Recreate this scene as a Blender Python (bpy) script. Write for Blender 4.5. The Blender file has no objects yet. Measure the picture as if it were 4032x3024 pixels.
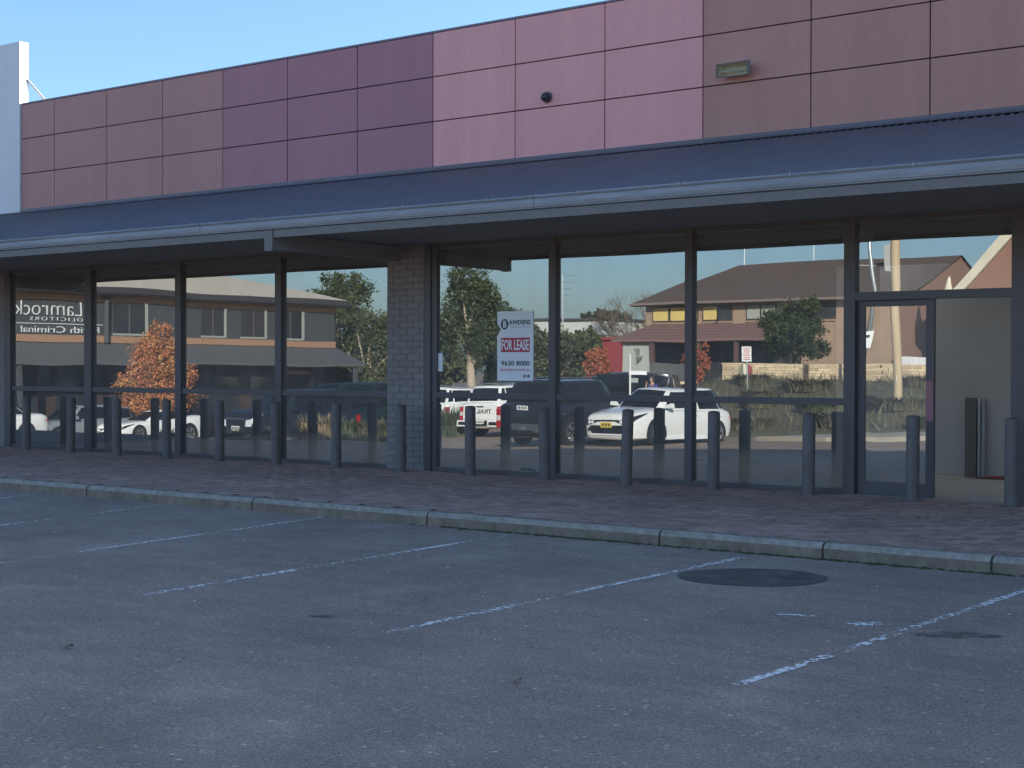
import bpy, bmesh, math, random
import numpy as np
from mathutils import Vector, Matrix
R=math.radians; PI=math.pi
random.seed(7); rng=np.random.default_rng(7)
scene=bpy.context.scene; COL=scene.collection

# ------------------------------------------------------------------ camera, sky, sun, exposure
CAM=Vector((0.0,-17.037,1.5356)); YAW,PITCH,ROLL=0.6435,-0.0105,0.0021
cam=bpy.data.cameras.new('camera'); cam.sensor_width=36.0; cam.lens=36.0*5835.9/4032.0
cam.clip_start=0.1; cam.clip_end=3000
camo=bpy.data.objects.new('camera',cam); COL.objects.link(camo)
F=Vector((-math.sin(YAW)*math.cos(PITCH),math.cos(YAW)*math.cos(PITCH),math.sin(PITCH)))
Rt=Vector((math.cos(YAW),math.sin(YAW),0)); U=Rt.cross(F)
R2=math.cos(ROLL)*Rt+math.sin(ROLL)*U; U2=-math.sin(ROLL)*Rt+math.cos(ROLL)*U
M=Matrix((R2,U2,-F)).transposed().to_4x4(); M.translation=CAM; camo.matrix_world=M
scene.camera=camo
SUN_EL,SUN_AZ=R(20.8),R(38.0)          # azimuth from +Y (behind the shop) towards +X
w=bpy.data.worlds.new('World'); scene.world=w; w.use_nodes=True
nt=w.node_tree; bg=nt.nodes['Background']; sky=nt.nodes.new('ShaderNodeTexSky')
sky.sky_type='NISHITA'; sky.sun_disc=False; sky.sun_elevation=SUN_EL; sky.sun_rotation=SUN_AZ
sky.air_density=1.0; sky.dust_density=1.4; sky.ozone_density=5.2; sky.altitude=0
nt.links.new(sky.outputs[0],bg.inputs[0]); bg.inputs[1].default_value=0.11
sl=bpy.data.lights.new('sun','SUN'); sl.energy=5.0; sl.angle=R(0.5); sl.color=(1.0,0.94,0.84)
so=bpy.data.objects.new('sun',sl); COL.objects.link(so)
sd=Vector((math.sin(SUN_AZ)*math.cos(SUN_EL),math.cos(SUN_AZ)*math.cos(SUN_EL),math.sin(SUN_EL)))
so.rotation_euler=sd.to_track_quat('Z','Y').to_euler(); so.location=(30,60,60)
scene.view_settings.view_transform='Standard'; scene.view_settings.look='None'
scene.view_settings.gamma=1.0; scene.view_settings.use_curve_mapping=False
scene.view_settings.exposure=1.48

# ------------------------------------------------------------------ helpers
def lin(c):  # sRGB 0-255 -> linear
    return tuple(((v/255)/12.92 if v/255<=.04045 else ((v/255+.055)/1.055)**2.4) for v in c)
MATS={}
def mat(name,color,rough=.6,metal=0.,var=.0,scale=6.,bump=0.,bscale=40.,spec=.5,coat=0.,var2=0.,scale2=.7,stretch=(1,1,1),rnd=0.):
    if name in MATS: return MATS[name]
    m=bpy.data.materials.new(name); m.use_nodes=True; n=m.node_tree; b=n.nodes['Principled BSDF']
    b.inputs['Roughness'].default_value=rough; b.inputs['Metallic'].default_value=metal
    b.inputs['Specular IOR Level'].default_value=spec; b.inputs['Coat Weight'].default_value=coat
    tc=n.nodes.new('ShaderNodeTexCoord'); mp=n.nodes.new('ShaderNodeMapping'); mp.inputs['Scale'].default_value=stretch
    ge=n.nodes.new('ShaderNodeNewGeometry'); n.links.new(ge.outputs['Position'],mp.inputs[0])
    src=None
    def mul(a,fac,lo,hi):
        mr=n.nodes.new('ShaderNodeMapRange'); mr.inputs['To Min'].default_value=lo; mr.inputs['To Max'].default_value=hi
        mr.inputs['From Min'].default_value=.25 if a is not None else 0; mr.inputs['From Max'].default_value=.75 if a is not None else 1
        n.links.new(fac,mr.inputs[0]); return mr.outputs[0]
    facs=[]
    for v,s in ((var,scale),(var2,scale2)):
        if v>0:
            t=n.nodes.new('ShaderNodeTexNoise'); t.inputs['Scale'].default_value=s; t.inputs['Detail'].default_value=5
            n.links.new(mp.outputs[0],t.inputs['Vector']); facs.append(mul(1,t.outputs['Fac'],1-v,1+v))
    if rnd>0:
        oi=n.nodes.new('ShaderNodeObjectInfo'); ad=n.nodes.new('ShaderNodeMath'); ad.operation='ADD'
        n.links.new(oi.outputs['Random'],ad.inputs[0]); n.links.new(ge.outputs['Random Per Island'],ad.inputs[1])
        fr=n.nodes.new('ShaderNodeMath'); fr.operation='FRACT'; n.links.new(ad.outputs[0],fr.inputs[0])
        facs.append(mul(None,fr.outputs[0],1-rnd,1+rnd))
    if facs:
        cur=facs[0]
        for f in facs[1:]:
            mm=n.nodes.new('ShaderNodeMath'); mm.operation='MULTIPLY'; n.links.new(cur,mm.inputs[0]); n.links.new(f,mm.inputs[1]); cur=mm.outputs[0]
        vm=n.nodes.new('ShaderNodeVectorMath'); vm.operation='SCALE'; vm.inputs[0].default_value=color[:3]
        n.links.new(cur,vm.inputs['Scale']); n.links.new(vm.outputs[0],b.inputs['Base Color'])
    else: b.inputs['Base Color'].default_value=(*color[:3],1)
    if bump>0:
        t=n.nodes.new('ShaderNodeTexNoise'); t.inputs['Scale'].default_value=bscale; t.inputs['Detail'].default_value=4
        n.links.new(ge.outputs['Position'],t.inputs['Vector'])
        bp=n.nodes.new('ShaderNodeBump'); bp.inputs['Strength'].default_value=bump; bp.inputs['Distance'].default_value=.01
        n.links.new(t.outputs['Fac'],bp.inputs['Height']); n.links.new(bp.outputs[0],b.inputs['Normal'])
    MATS[name]=m; return m
def nodes(m): return m.node_tree.nodes, m.node_tree.links

class MB:
    def __init__(s): s.v=[]; s.f=[]
    def add(s,vs,fs):
        o=len(s.v); s.v+= [tuple(v) for v in vs]; s.f+=[tuple(i+o for i in f) for f in fs]; return s
    def box(s,x0,x1,y0,y1,z0,z1):
        return s.add([(x0,y0,z0),(x1,y0,z0),(x1,y1,z0),(x0,y1,z0),(x0,y0,z1),(x1,y0,z1),(x1,y1,z1),(x0,y1,z1)],
            [(0,3,2,1),(4,5,6,7),(0,1,5,4),(1,2,6,5),(2,3,7,6),(3,0,4,7)])
    def cbox(s,x0,x1,y0,y1,z0,z1,c):   # box with chamfered edges on the -Y (front) or top handled as frustum to +Z
        vs=[(x0,y0,z0),(x1,y0,z0),(x1,y1,z0),(x0,y1,z0),(x0,y0,z1-c),(x1,y0,z1-c),(x1,y1,z1-c),(x0,y1,z1-c),(x0+c,y0+c,z1),(x1-c,y0+c,z1),(x1-c,y1-c,z1),(x0+c,y1-c,z1)]
        return s.add(vs,[(0,1,5,4),(1,2,6,5),(2,3,7,6),(3,0,4,7),(4,5,9,8),(5,6,10,9),(6,7,11,10),(7,4,8,11),(8,9,10,11),(3,2,1,0)])
    def quad(s,a,b,c,d): return s.add([a,b,c,d],[(0,1,2,3)])
    def poly(s,pts): return s.add(pts,[tuple(range(len(pts)))])
    def prism(s,pts,vec):   # extrude polygon by vec
        n=len(pts); q=[tuple(Vector(p)+Vector(vec)) for p in pts]
        return s.add(list(pts)+q,[tuple(range(n-1,-1,-1)),tuple(range(n,2*n))]+[(i,(i+1)%n,n+(i+1)%n,n+i) for i in range(n)])
    def tube(s,pts,rads,n=8,caps=True):
        pts=[Vector(p) for p in pts]; 
        if not hasattr(rads,'__len__'): rads=[rads]*len(pts)
        o=len(s.v); prev=None
        for i,p in enumerate(pts):
            d=(pts[min(i+1,len(pts)-1)]-pts[max(i-1,0)]).normalized()
            a=d.cross(Vector((0,0,1)) if abs(d.z)<.9 else Vector((1,0,0))).normalized(); b=d.cross(a)
            if prev is not None and a.dot(prev)<0: a,b=-a,-b
            prev=a
            for k in range(n):
                t=2*PI*k/n; s.v.append(tuple(p+(a*math.cos(t)+b*math.sin(t))*rads[i]))
        for i in range(len(pts)-1):
            for k in range(n): s.f.append((o+i*n+k,o+i*n+(k+1)%n,o+(i+1)*n+(k+1)%n,o+(i+1)*n+k))
        if caps:
            s.f.append(tuple(o+k for k in range(n-1,-1,-1))); e=o+(len(pts)-1)*n; s.f.append(tuple(e+k for k in range(n)))
        return s
    def lathe(s,prof,n=24,axis='Z',c=(0,0,0)):
        o=len(s.v)
        for r,z in prof:
            for k in range(n):
                t=2*PI*k/n; x,y=r*math.cos(t),r*math.sin(t)
                p={'Z':(x,y,z),'X':(z,x,y),'Y':(x,z,y)}[axis]; s.v.append((p[0]+c[0],p[1]+c[1],p[2]+c[2]))
        for i in range(len(prof)-1):
            for k in range(n): s.f.append((o+i*n+k,o+i*n+(k+1)%n,o+(i+1)*n+(k+1)%n,o+(i+1)*n+k))
        s.f.append(tuple(o+k for k in range(n-1,-1,-1))); e=o+(len(prof)-1)*n; s.f.append(tuple(e+k for k in range(n)))
        return s
    def grid(s,fn,nu,nv):
        o=len(s.v)
        for i in range(nu+1):
            for j in range(nv+1): s.v.append(tuple(fn(i/nu,j/nv)))
        for i in range(nu):
            for j in range(nv): a=o+i*(nv+1)+j; s.f.append((a,a+nv+1,a+nv+2,a+1))
        return s
    def mesh(s,name,smooth=False,fix=True):
        me=bpy.data.meshes.new(name); me.from_pydata(s.v,[],s.f); me.update()
        if fix:
            bm=bmesh.new(); bm.from_mesh(me); bmesh.ops.recalc_face_normals(bm,faces=bm.faces); bm.to_mesh(me); bm.free()
        if smooth: me.shade_smooth()
        return me
    def build(s,name,m,parent=None,smooth=False,loc=None,fix=True,sharp=None):
        me=s.mesh(name,smooth,fix); me.materials.append(m)
        if sharp: me.set_sharp_from_angle(angle=R(sharp))
        return link(name,me,parent,loc)
def link(name,data,parent=None,loc=None):
    o=bpy.data.objects.new(name,data); COL.objects.link(o)
    if parent is not None: o.parent=parent
    if loc is not None: o.location=loc
    return o
def tag(o,label=None,cat=None,group=None,kind=None):
    if label: o['label']=label
    if cat: o['category']=cat
    if group: o['group']=group
    if kind: o['kind']=kind
    return o
def empty(name,loc=(0,0,0),rz=0,label=None,cat=None,group=None):
    o=link(name,None,None,loc); o.rotation_euler=(0,0,rz); o.empty_display_size=.2
    return tag(o,label,cat,group)
def text_mesh(body,size,depth=.004,xscale=1.0,spacing=1.0,bold=0.):
    cu=bpy.data.curves.new('lettering','FONT'); cu.body=body; cu.size=size; cu.extrude=depth/2; cu.align_x='CENTER'; cu.align_y='CENTER'
    cu.space_character=spacing; cu.offset=bold; cu.resolution_u=3
    o=bpy.data.objects.new('lettering',cu); COL.objects.link(o)
    dg=bpy.context.evaluated_depsgraph_get(); me=bpy.data.meshes.new_from_object(o.evaluated_get(dg))
    bpy.data.objects.remove(o); bpy.data.curves.remove(cu)
    me.transform(Matrix.Scale(xscale,4,(1,0,0))); return me
def text(name,body,size,m,parent,loc,rot,xscale=1.,spacing=1.,bold=0.,depth=.004):
    me=text_mesh(body,size,depth,xscale,spacing,bold); me.materials.clear(); me.materials.append(m)
    o=link(name,me,parent,loc); o.rotation_euler=rot; return o
def lerp(a,b,t): return a+(b-a)*t
def ORD(i): return ['first','second','third','fourth','fifth','sixth','seventh','eighth','ninth','tenth','eleventh','twelfth','thirteenth','fourteenth','fifteenth','sixteenth','seventeenth','eighteenth'][i]

KY=-4.925; KZ=-.1455
def G(x,y):     # lie of the car park and street: falls away to the left, rises again behind
    z=KZ-.033*min(max(-x-10,0),45)*min(max((KY-y)/9.5,0),1)
    return z+.045*min(max(-32-y,0),18)

# ------------------------------------------------------------------ materials
def asphalt_material():
    m=mat('asphalt',(.1,.1,.1),rough=.85,spec=.25); n,l=nodes(m); b=n['Principled BSDF']
    ge=n.new('ShaderNodeNewGeometry')
    def noise(s,d=4,st=None):
        t=n.new('ShaderNodeTexNoise'); t.inputs['Scale'].default_value=s; t.inputs['Detail'].default_value=d
        if st:
            mp=n.new('ShaderNodeMapping'); mp.inputs['Scale'].default_value=st; l.new(ge.outputs['Position'],mp.inputs[0]); l.new(mp.outputs[0],t.inputs[0])
        else: l.new(ge.outputs['Position'],t.inputs[0])
        return t.outputs['Fac']
    def rng_(f,a,b_,lo,hi):
        r=n.new('ShaderNodeMapRange'); l.new(f,r.inputs[0])
        for k,v in zip(('From Min','From Max','To Min','To Max'),(a,b_,lo,hi)): r.inputs[k].default_value=v
        return r.outputs[0]
    def mul(a,c):
        q=n.new('ShaderNodeMath'); q.operation='MULTIPLY'; l.new(a,q.inputs[0]); l.new(c,q.inputs[1]); return q.outputs[0]
    big=rng_(noise(.45,5),.3,.7,.86,1.14); mid=rng_(noise(2.3,6,(1,2.2,1)),.3,.7,.90,1.10)
    fine=mul(rng_(noise(85,3),.32,.68,.66,1.38),rng_(noise(210,2),.3,.7,.82,1.2))
    v=n.new('ShaderNodeTexVoronoi'); v.inputs['Scale'].default_value=55; l.new(ge.outputs['Position'],v.inputs['Vector'])
    speck=rng_(v.outputs['Color'],.86,1.0,1.0,2.4)
    # pale scuffed wear where tyres have polished it
    wear=rng_(noise(.9,7,(1,.6,1)),.58,.75,1.0,1.28)
    c=mul(mul(mul(big,mid),mul(fine,speck)),wear)
    # fine cracks
    v2=n.new('ShaderNodeTexVoronoi'); v2.feature='DISTANCE_TO_EDGE'; v2.inputs['Scale'].default_value=.33
    nz=n.new('ShaderNodeTexNoise'); nz.inputs['Scale'].default_value=1.6; nz.inputs['Detail'].default_value=6; l.new(ge.outputs['Position'],nz.inputs[0])
    mx=n.new('ShaderNodeVectorMath'); mx.operation='MULTIPLY_ADD'; mx.inputs[1].default_value=(.8,.8,.8); l.new(nz.outputs['Color'],mx.inputs[0]); l.new(ge.outputs['Position'],mx.inputs[2])
    l.new(mx.outputs[0],v2.inputs['Vector'])
    ck=rng_(v2.outputs['Distance'],.0,.004,0.,1.); msk=rng_(noise(.35,2),.55,.60,1.,0.)
    mxx=n.new('ShaderNodeMath'); mxx.operation='MAXIMUM'; l.new(ck,mxx.inputs[0]); l.new(msk,mxx.inputs[1])
    c=mul(c,rng_(mxx.outputs[0],0,1,.74,1.0))
    vm=n.new('ShaderNodeVectorMath'); vm.operation='SCALE'; vm.inputs[0].default_value=(.282,.212,.163); l.new(c,vm.inputs['Scale']); l.new(vm.outputs[0],b.inputs['Base Color'])
    bp=n.new('ShaderNodeBump'); bp.inputs['Strength'].default_value=.5; bp.inputs['Distance'].default_value=.006
    l.new(noise(120,3),bp.inputs['Height']); l.new(bp.outputs[0],b.inputs['Normal'])
    return m
ASPH=asphalt_material()
def paint_material():      # road paint worn through to the asphalt
    m=bpy.data.materials.new('worn_road_paint'); m.use_nodes=True; n,l=nodes(m); b=n['Principled BSDF']
    b.inputs['Base Color'].default_value=(.84,.78,.70,1); b.inputs['Roughness'].default_value=.7
    ge=n.new('ShaderNodeNewGeometry'); t=n.new('ShaderNodeTexNoise'); t.inputs['Scale'].default_value=26; t.inputs['Detail'].default_value=5; t.inputs['Roughness'].default_value=.62
    l.new(ge.outputs['Position'],t.inputs[0])
    t2=n.new('ShaderNodeTexNoise'); t2.inputs['Scale'].default_value=1.3; t2.inputs['Detail'].default_value=3; l.new(ge.outputs['Position'],t2.inputs[0])
    mr=n.new('ShaderNodeMapRange'); mr.inputs['From Min'].default_value=.35; mr.inputs['From Max'].default_value=.65; mr.inputs['To Min'].default_value=-.085; mr.inputs['To Max'].default_value=.07
    l.new(t2.outputs['Fac'],mr.inputs[0]); ad=n.new('ShaderNodeMath'); ad.operation='ADD'; l.new(t.outputs['Fac'],ad.inputs[0]); l.new(mr.outputs[0],ad.inputs[1])
    gt=n.new('ShaderNodeMapRange'); gt.inputs['From Min'].default_value=.490; gt.inputs['From Max'].default_value=.53; l.new(ad.outputs[0],gt.inputs[0])
    tr=n.new('ShaderNodeBsdfTransparent'); mx=n.new('ShaderNodeMixShader'); l.new(gt.outputs[0],mx.inputs[0]); l.new(tr.outputs[0],mx.inputs[1]); l.new(b.outputs[0],mx.inputs[2])
    l.new(mx.outputs[0],n['Material Output'].inputs[0]); return m
PAINT=paint_material()
def glass_material(name,refl=.3,tint=(.58,.62,.62),rough=0.,veil=0.):
    m=bpy.data.materials.new(name); m.use_nodes=True; n,l=nodes(m); n.remove(n['Principled BSDF'])
    g=n.new('ShaderNodeBsdfGlossy'); g.inputs['Color'].default_value=(.93,.98,1.0,1); g.inputs['Roughness'].default_value=rough
    t=n.new('ShaderNodeBsdfTransparent'); t.inputs['Color'].default_value=(*tint,1)
    fr=n.new('ShaderNodeFresnel'); fr.inputs['IOR'].default_value=1.5
    ad=n.new('ShaderNodeMath'); ad.operation='ADD'; ad.use_clamp=True; ad.inputs[1].default_value=refl; l.new(fr.outputs[0],ad.inputs[0])
    mx=n.new('ShaderNodeMixShader'); l.new(ad.outputs[0],mx.inputs[0]); l.new(t.outputs[0],mx.inputs[1]); l.new(g.outputs[0],mx.inputs[2])
    if veil>0:  # glare veil mixed into the glass as a pale diffuse layer
        ge=n.new('ShaderNodeNewGeometry'); mp=n.new('ShaderNodeMapping'); mp.inputs['Scale'].default_value=(2.2,2.2,.7); l.new(ge.outputs['Position'],mp.inputs[0])
        tn=n.new('ShaderNodeTexNoise'); tn.inputs['Scale'].default_value=1.6; tn.inputs['Detail'].default_value=7; l.new(mp.outputs[0],tn.inputs[0])
        mr=n.new('ShaderNodeMapRange'); mr.inputs['From Min'].default_value=.3; mr.inputs['From Max'].default_value=.7; mr.inputs['To Min'].default_value=veil*.6; mr.inputs['To Max'].default_value=veil*1.4; l.new(tn.outputs['Fac'],mr.inputs[0])
        df=n.new('ShaderNodeBsdfDiffuse'); df.inputs['Color'].default_value=(.75,.70,.62,1); m2=n.new('ShaderNodeMixShader'); l.new(mr.outputs[0],m2.inputs[0]); l.new(mx.outputs[0],m2.inputs[1]); l.new(df.outputs[0],m2.inputs[2]); mx=m2
    l.new(mx.outputs[0],n['Material Output'].inputs[0]); return m
GLASS=glass_material('tinted_shop_glass',.235,(.52,.55,.56),veil=.12)
PANEL_COL={'brown_left':(.47,.228,.190),'purple':(.42,.190,.210),'pink':(.80,.365,.335),'brown_right':(.49,.245,.19)}
PAN={k:mat('panel_'+k,c,rough=.55,var=.05,scale=14,var2=.06,scale2=1.1,stretch=(3.5,3.5,.25),spec=.35,rnd=.025,bump=.02,bscale=60) for k,c in PANEL_COL.items()}
SHADOWGAP=mat('dark_joint',(.035,.03,.04),rough=.9)
FRAME=mat('charcoal_window_frame',(.115,.098,.094),rough=.45,var=.06,scale=9)
FRAME_RED=mat('bronze_frame_return',(.075,.05,.05),rough=.5)
BRICKP=mat('painted_charcoal_brick',(.275,.238,.215),rough=.7,var=.10,scale=22,rnd=.06,bump=.25,bscale=70)
MORTP=mat('painted_mortar',(.225,.195,.178),rough=.8,var=.1,scale=30)
ROOFM=mat('slate_metal_roofing',(.150,.134,.138),rough=.5,var=.07,scale=3,var2=.08,scale2=.35,spec=.4)
GUTM=mat('blue_grey_gutter_paint',(.285,.285,.29),rough=.5,var=.12,scale=5,stretch=(.6,1,4),var2=.14,scale2=1.3)
FASC=mat('grey_fascia_paint',(.19,.172,.155),rough=.6,var=.06,scale=4)
SOFF=mat('dark_soffit_paint',(.26,.24,.23),rough=.75,var=.06,scale=5)
BOLL=mat('charcoal_bollard_steel',(.165,.138,.122),rough=.55,var=.16,scale=5,var2=.16,scale2=28,bump=.05)
CONC=mat('weathered_kerb_concrete',(.27,.205,.145),rough=.9,var=.28,scale=9,var2=.22,scale2=2.2,bump=.5,bscale=45)
CONCT=mat('pale_kerb_edge',(.36,.30,.24),rough=.85,var=.28,scale=14,bump=.4,bscale=45)  # paler concrete along the top edge of the kerb
PAVER=mat('red_brown_clay_paver',(.40,.25,.188),rough=.8,var=.18,scale=16,var2=.16,scale2=.8,rnd=.20,bump=.3,bscale=60)
SAND=mat('paver_joint_sand',(.055,.05,.05),rough=.95,var=.2,scale=20)
MOSS=mat('green_moss',(.055,.065,.018),rough=.95,var=.4,scale=30,bump=.6,bscale=90)
WHITEP=mat('white_render',(.72,.72,.70),rough=.75,var=.03,scale=2.5,var2=.03,scale2=.5)
INTW=mat('interior_grey_paint',(.60,.58,.56),rough=.8,var=.05,scale=1.5)
INTC=mat('interior_dark_paint',(.11,.11,.115),rough=.85,var=.05,scale=1.5)
INTF=mat('interior_concrete_floor',(.48,.47,.45),rough=.55,var=.12,scale=2.5,var2=.1,scale2=9)
WHITE=mat('white_print_stock',(.93,.92,.90),rough=.5)
BLACKINK=mat('charcoal_ink',(.05,.055,.06),rough=.6); GREYINK=mat('grey_ink',(.33,.34,.35),rough=.6)
REDINK=mat('red_ink',(.55,.05,.07),rough=.6); PINKINK=mat('pink_ink',(.62,.07,.16),rough=.6)
GALV=mat('galvanised_steel',(.42,.44,.45),rough=.4,metal=.6,var=.2,scale=18)
DARK=mat('black_plastic',(.02,.02,.022),rough=.5)

# ------------------------------------------------------------------ car park ground
xs=sorted(set([-700,-450,-300,-220,-170,-130]+[-100+2.5*i for i in range(47)]+[20,30,45,70,110,180,300,500,700]))
ys=sorted(set([-700,-450,-300,-220,-160,-120]+[-100+3*i for i in range(22)]+[-36+1.0*i for i in range(31)]+[KY+.06]))
mb=MB(); nx,ny=len(xs),len(ys)
for x in xs:
    for y in ys: mb.v.append((x,y,G(x,y)))
for i in range(nx-1):
    for j in range(ny-1): a=i*ny+j; mb.f.append((a,a+ny,a+ny+1,a+1))
tag(mb.build('car_park_ground',ASPH,smooth=True),'grey asphalt car park with worn white bay lines','ground',kind='structure')
mb=MB().box(-700,700,KY+.05,700,-.9,-.30); tag(mb.build('building_ground',ASPH),kind='structure')

def strip(name,m,a,b,wd,label,cat,h=.004,n=24,taper=.012):
    """a painted strip following the ground from a to b with slightly ragged ends"""
    A,B=Vector(a),Vector(b); d=(B-A); L=d.length; d/=L; nrm=Vector((-d.y,d.x)); mb=MB(); r=random.Random(sum(a))
    for i in range(n+1):
        p=A+d*(L*i/n)
        for s in (-1,1):
            q=p+nrm*s*(wd/2+r.uniform(-taper,taper)); mb.v.append((q.x,q.y,G(q.x,q.y)+h))
    for i in range(n): mb.f.append((2*i,2*i+1,2*i+3,2*i+2))
    o=mb.build(name,m); tag(o,label,cat,'bay lines in front of the shop' if 'parking' in name else None,'structure'); return o
LN=[((-3.75,-10.03),(-3.60,-5.15),'rightmost, nearest the open doorway'),((-6.28,-9.99),(-6.27,-5.25),'running up to the round dark patch'),((-8.73,-10.02),(-8.99,-5.05),'third from the right'),
    ((-11.22,-9.9),(-11.72,-4.99),'fourth from the right'),((-13.9,-9.6),(-14.33,-5.0),'second from the left'),((-16.5,-9.5),(-16.85,-5.05),'leftmost, mostly worn away')]
for a,b,t in LN: strip('parking_line',PAINT,a,b,.070,'worn white painted bay line on asphalt, '+t,'bay line')
strip('parking_line',PAINT,(-4.62,-7.85),(-4.36,-7.73),.05,'short white paint fleck beyond the round dark patch','bay line',n=3)
strip('parking_line',PAINT,(-4.08,-7.90),(-3.90,-7.76),.13,'pale square paint scuff left of the rightmost bay line','bay line',n=3)
def blot(name,m,c,rx,ry,label,seed,h=.005,rag=.12,n=40,ang=0):
    r=random.Random(seed); ph=[r.uniform(0,6.28) for _ in range(6)]; mb=MB(); pts=[]
    for i in range(n):
        t=2*PI*i/n; k=1+rag*sum(math.sin((q+2)*t+ph[q])/(q+1.5) for q in range(6))
        x,y=rx*k*math.cos(t),ry*k*math.sin(t); X=c[0]+x*math.cos(ang)-y*math.sin(ang); Y=c[1]+x*math.sin(ang)+y*math.cos(ang)
        pts.append((X,Y,G(X,Y)+h))
    mb.v=[(c[0],c[1],G(*c)+h)]+pts; mb.f=[(0,1+i,1+(i+1)%n) for i in range(n)]
    return tag(mb.build(name,m),label,'asphalt patch',None,'structure')
PATCH=mat('fresh_asphalt_patch',(.135,.108,.092),rough=.75,var=.25,scale=80,var2=.3,scale2=4,spec=.3)
STAIN=mat('oil_stain',(.15,.118,.095),rough=.7,var=.25,scale=20)
def soak(m,lo,hi,sc):      # liquid stain that thins out unevenly
    n,l=nodes(m); b=n['Principled BSDF']; ge=n.new('ShaderNodeNewGeometry'); t=n.new('ShaderNodeTexNoise'); t.inputs['Scale'].default_value=sc; t.inputs['Detail'].default_value=6; l.new(ge.outputs['Position'],t.inputs[0])
    mr=n.new('ShaderNodeMapRange'); mr.inputs['From Min'].default_value=.38; mr.inputs['From Max'].default_value=.62; mr.inputs['To Min'].default_value=lo; mr.inputs['To Max'].default_value=hi; l.new(t.outputs['Fac'],mr.inputs[0])
    tr=n.new('ShaderNodeBsdfTransparent'); mx=n.new('ShaderNodeMixShader'); l.new(mr.outputs[0],mx.inputs[0]); l.new(tr.outputs[0],mx.inputs[1]); l.new(b.outputs[0],mx.inputs[2]); l.new(mx.outputs[0],n['Material Output'].inputs[0])
soak(STAIN,.1,.95,14); soak(PATCH,.62,1.0,7)
blot('asphalt_patch',PATCH,(-5.61,-6.32),.60,.52,'round dark asphalt patch beside the kerb',1,rag=.02,ang=.6)
blot('oil_stain',STAIN,(-3.36,-7.86),.22,.13,'dark oval oil stain right of the rightmost bay line',3,rag=.25,ang=.6)
blot('oil_stain',STAIN,(-7.02,-9.80),.10,.05,'small dark oil stain left of the bay line near the middle',5,rag=.4,ang=.6)
PAPERB=mat('pale_scrap_paper',(.62,.62,.62),rough=.8); LEAFD=mat('dry_brown_leaf',(.24,.20,.15),rough=.8)
FL=[(-9.9,-9.65),(-9.2,-10.7),(-10.6,-9.0),(-8.2,-9.9),(-7.9,-7.4),(-6.8,-8.3),(-10.8,-7.0),(-11.9,-6.8),(-5.2,-8.6),(-3.9,-8.6),(-5.0,-9.3),(-6.2,-10.6),(-4.6,-6.2),(-13,-7.6),(-3.35,-6.9),(-8.7,-8.6)]
mb=MB()
for x,y in FL:
    z=G(x,y)+.004; a=random.uniform(0,3.1); s=random.uniform(.008,.020)
    pts=[(x+math.cos(a+t)*s*k,y+math.sin(a+t)*s*k,z+.002*i%.004) for i,(t,k) in enumerate(((0,1),(1.2,.7),(2.4,1.1),(3.6,.8),(5,.9)))]
    mb.prism(pts,(0,0,.003))
tag(mb.build('paint_flakes',PAPERB),'scattered pale flakes and grit lying on the asphalt','litter',None,'stuff')
for (x,y),lb in (((-4.72,-10.69),'curled brown dry leaf on the asphalt in the foreground'),((-7.42,-11.55),'small dark dry leaf on the asphalt at lower left')):
    z=G(x,y)+.002; mb=MB().grid(lambda u,v:(x+(u-.5)*.05*math.sin(PI*(.08+.84*v))*1.1,y+(v-.5)*.06,z+.004+.014*abs(u-.5)*2+.012*math.sin(3*v)),4,6)
    tag(mb.build('dry_leaf',LEAFD,smooth=True),lb,'leaf')

# ------------------------------------------------------------------ kerb, footpath pavers
XL,XR=-46.0,16.0
kerb=MB().box(XL,XR,KY+.03,KY+.13,-.29,-.03).build('kerb',CONC); tag(kerb,'weathered concrete kerb along the footpath','kerb',kind='structure')
kj=[XL,-42,-38.6,-35,-31.9,-28.6,-25.4,-22.3,-19.1,-16.01,-12.91,-10.22,-7.33,-5.65,-4.15,-1.2,2,5.1,8,11,XR]
for i in range(len(kj)-1):
    x0,x1=kj[i]+.012,kj[i+1]-.012; n=max(2,int((x1-x0)/.25)); r=random.Random(i); j=[r.uniform(-.004,.004) for _ in range(n+1)]
    prof=[(KY+.16,-.29),(KY,-.29),(KY+.004,-.05),(KY+.022,-.016),(KY+.05,0.),(KY+.16,.003)]
    mb=MB()
    for k in range(n+1):
        x=lerp(x0,x1,k/n)
        for q,(y,z) in enumerate(prof): mb.v.append((x,y+j[k]*(q in(2,3)),z+j[k]*.8*(q in(3,4))))
    m6=len(prof)
    for k in range(n):
        for q in range(m6-1): a=k*m6+q; mb.f.append((a,a+1,a+m6+1,a+m6))
    mb.f+= [tuple(range(m6)),tuple(n*m6+q for q in range(m6))]
    o=mb.build('kerb_stone',CONC,kerb); o.data.materials.append(CONCT)
    for p in o.data.polygons:
        c=p.center
        if c.z>-.035 and abs(p.normal.x)<.5 and c.y<KY+.08: p.material_index=1
fp=MB().box(XL,XR,KY+.14,.35,-.29,-.028).build('footpath',SAND); tag(fp,'red brown clay paver footpath in front of the shop','footpath',kind='structure')
uu=.13; gap=.0045
def inframe(x,y,z):
    d=Vector((x,y,z))-CAM; q=d.dot(F)
    return q>0 and abs(d.dot(R2)/q)<.345 and abs(d.dot(U2)/q)<.26
proto={}
def paver_vs(lx,ly,c=.006): return MB().cbox(-lx/2,lx/2,-ly/2,ly/2,-.03,0,c)
proto['h']=paver_vs(2*uu-gap*2,uu-gap*2).mesh('paver'); proto['v']=paver_vs(uu-gap*2,2*uu-gap*2).mesh('paver')
for p in proto.values(): p.materials.append(PAVER)
allp=[]
ncx,ncy=int((XR-XL)/uu),int((.2-(KY+.16))/uu)
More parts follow.
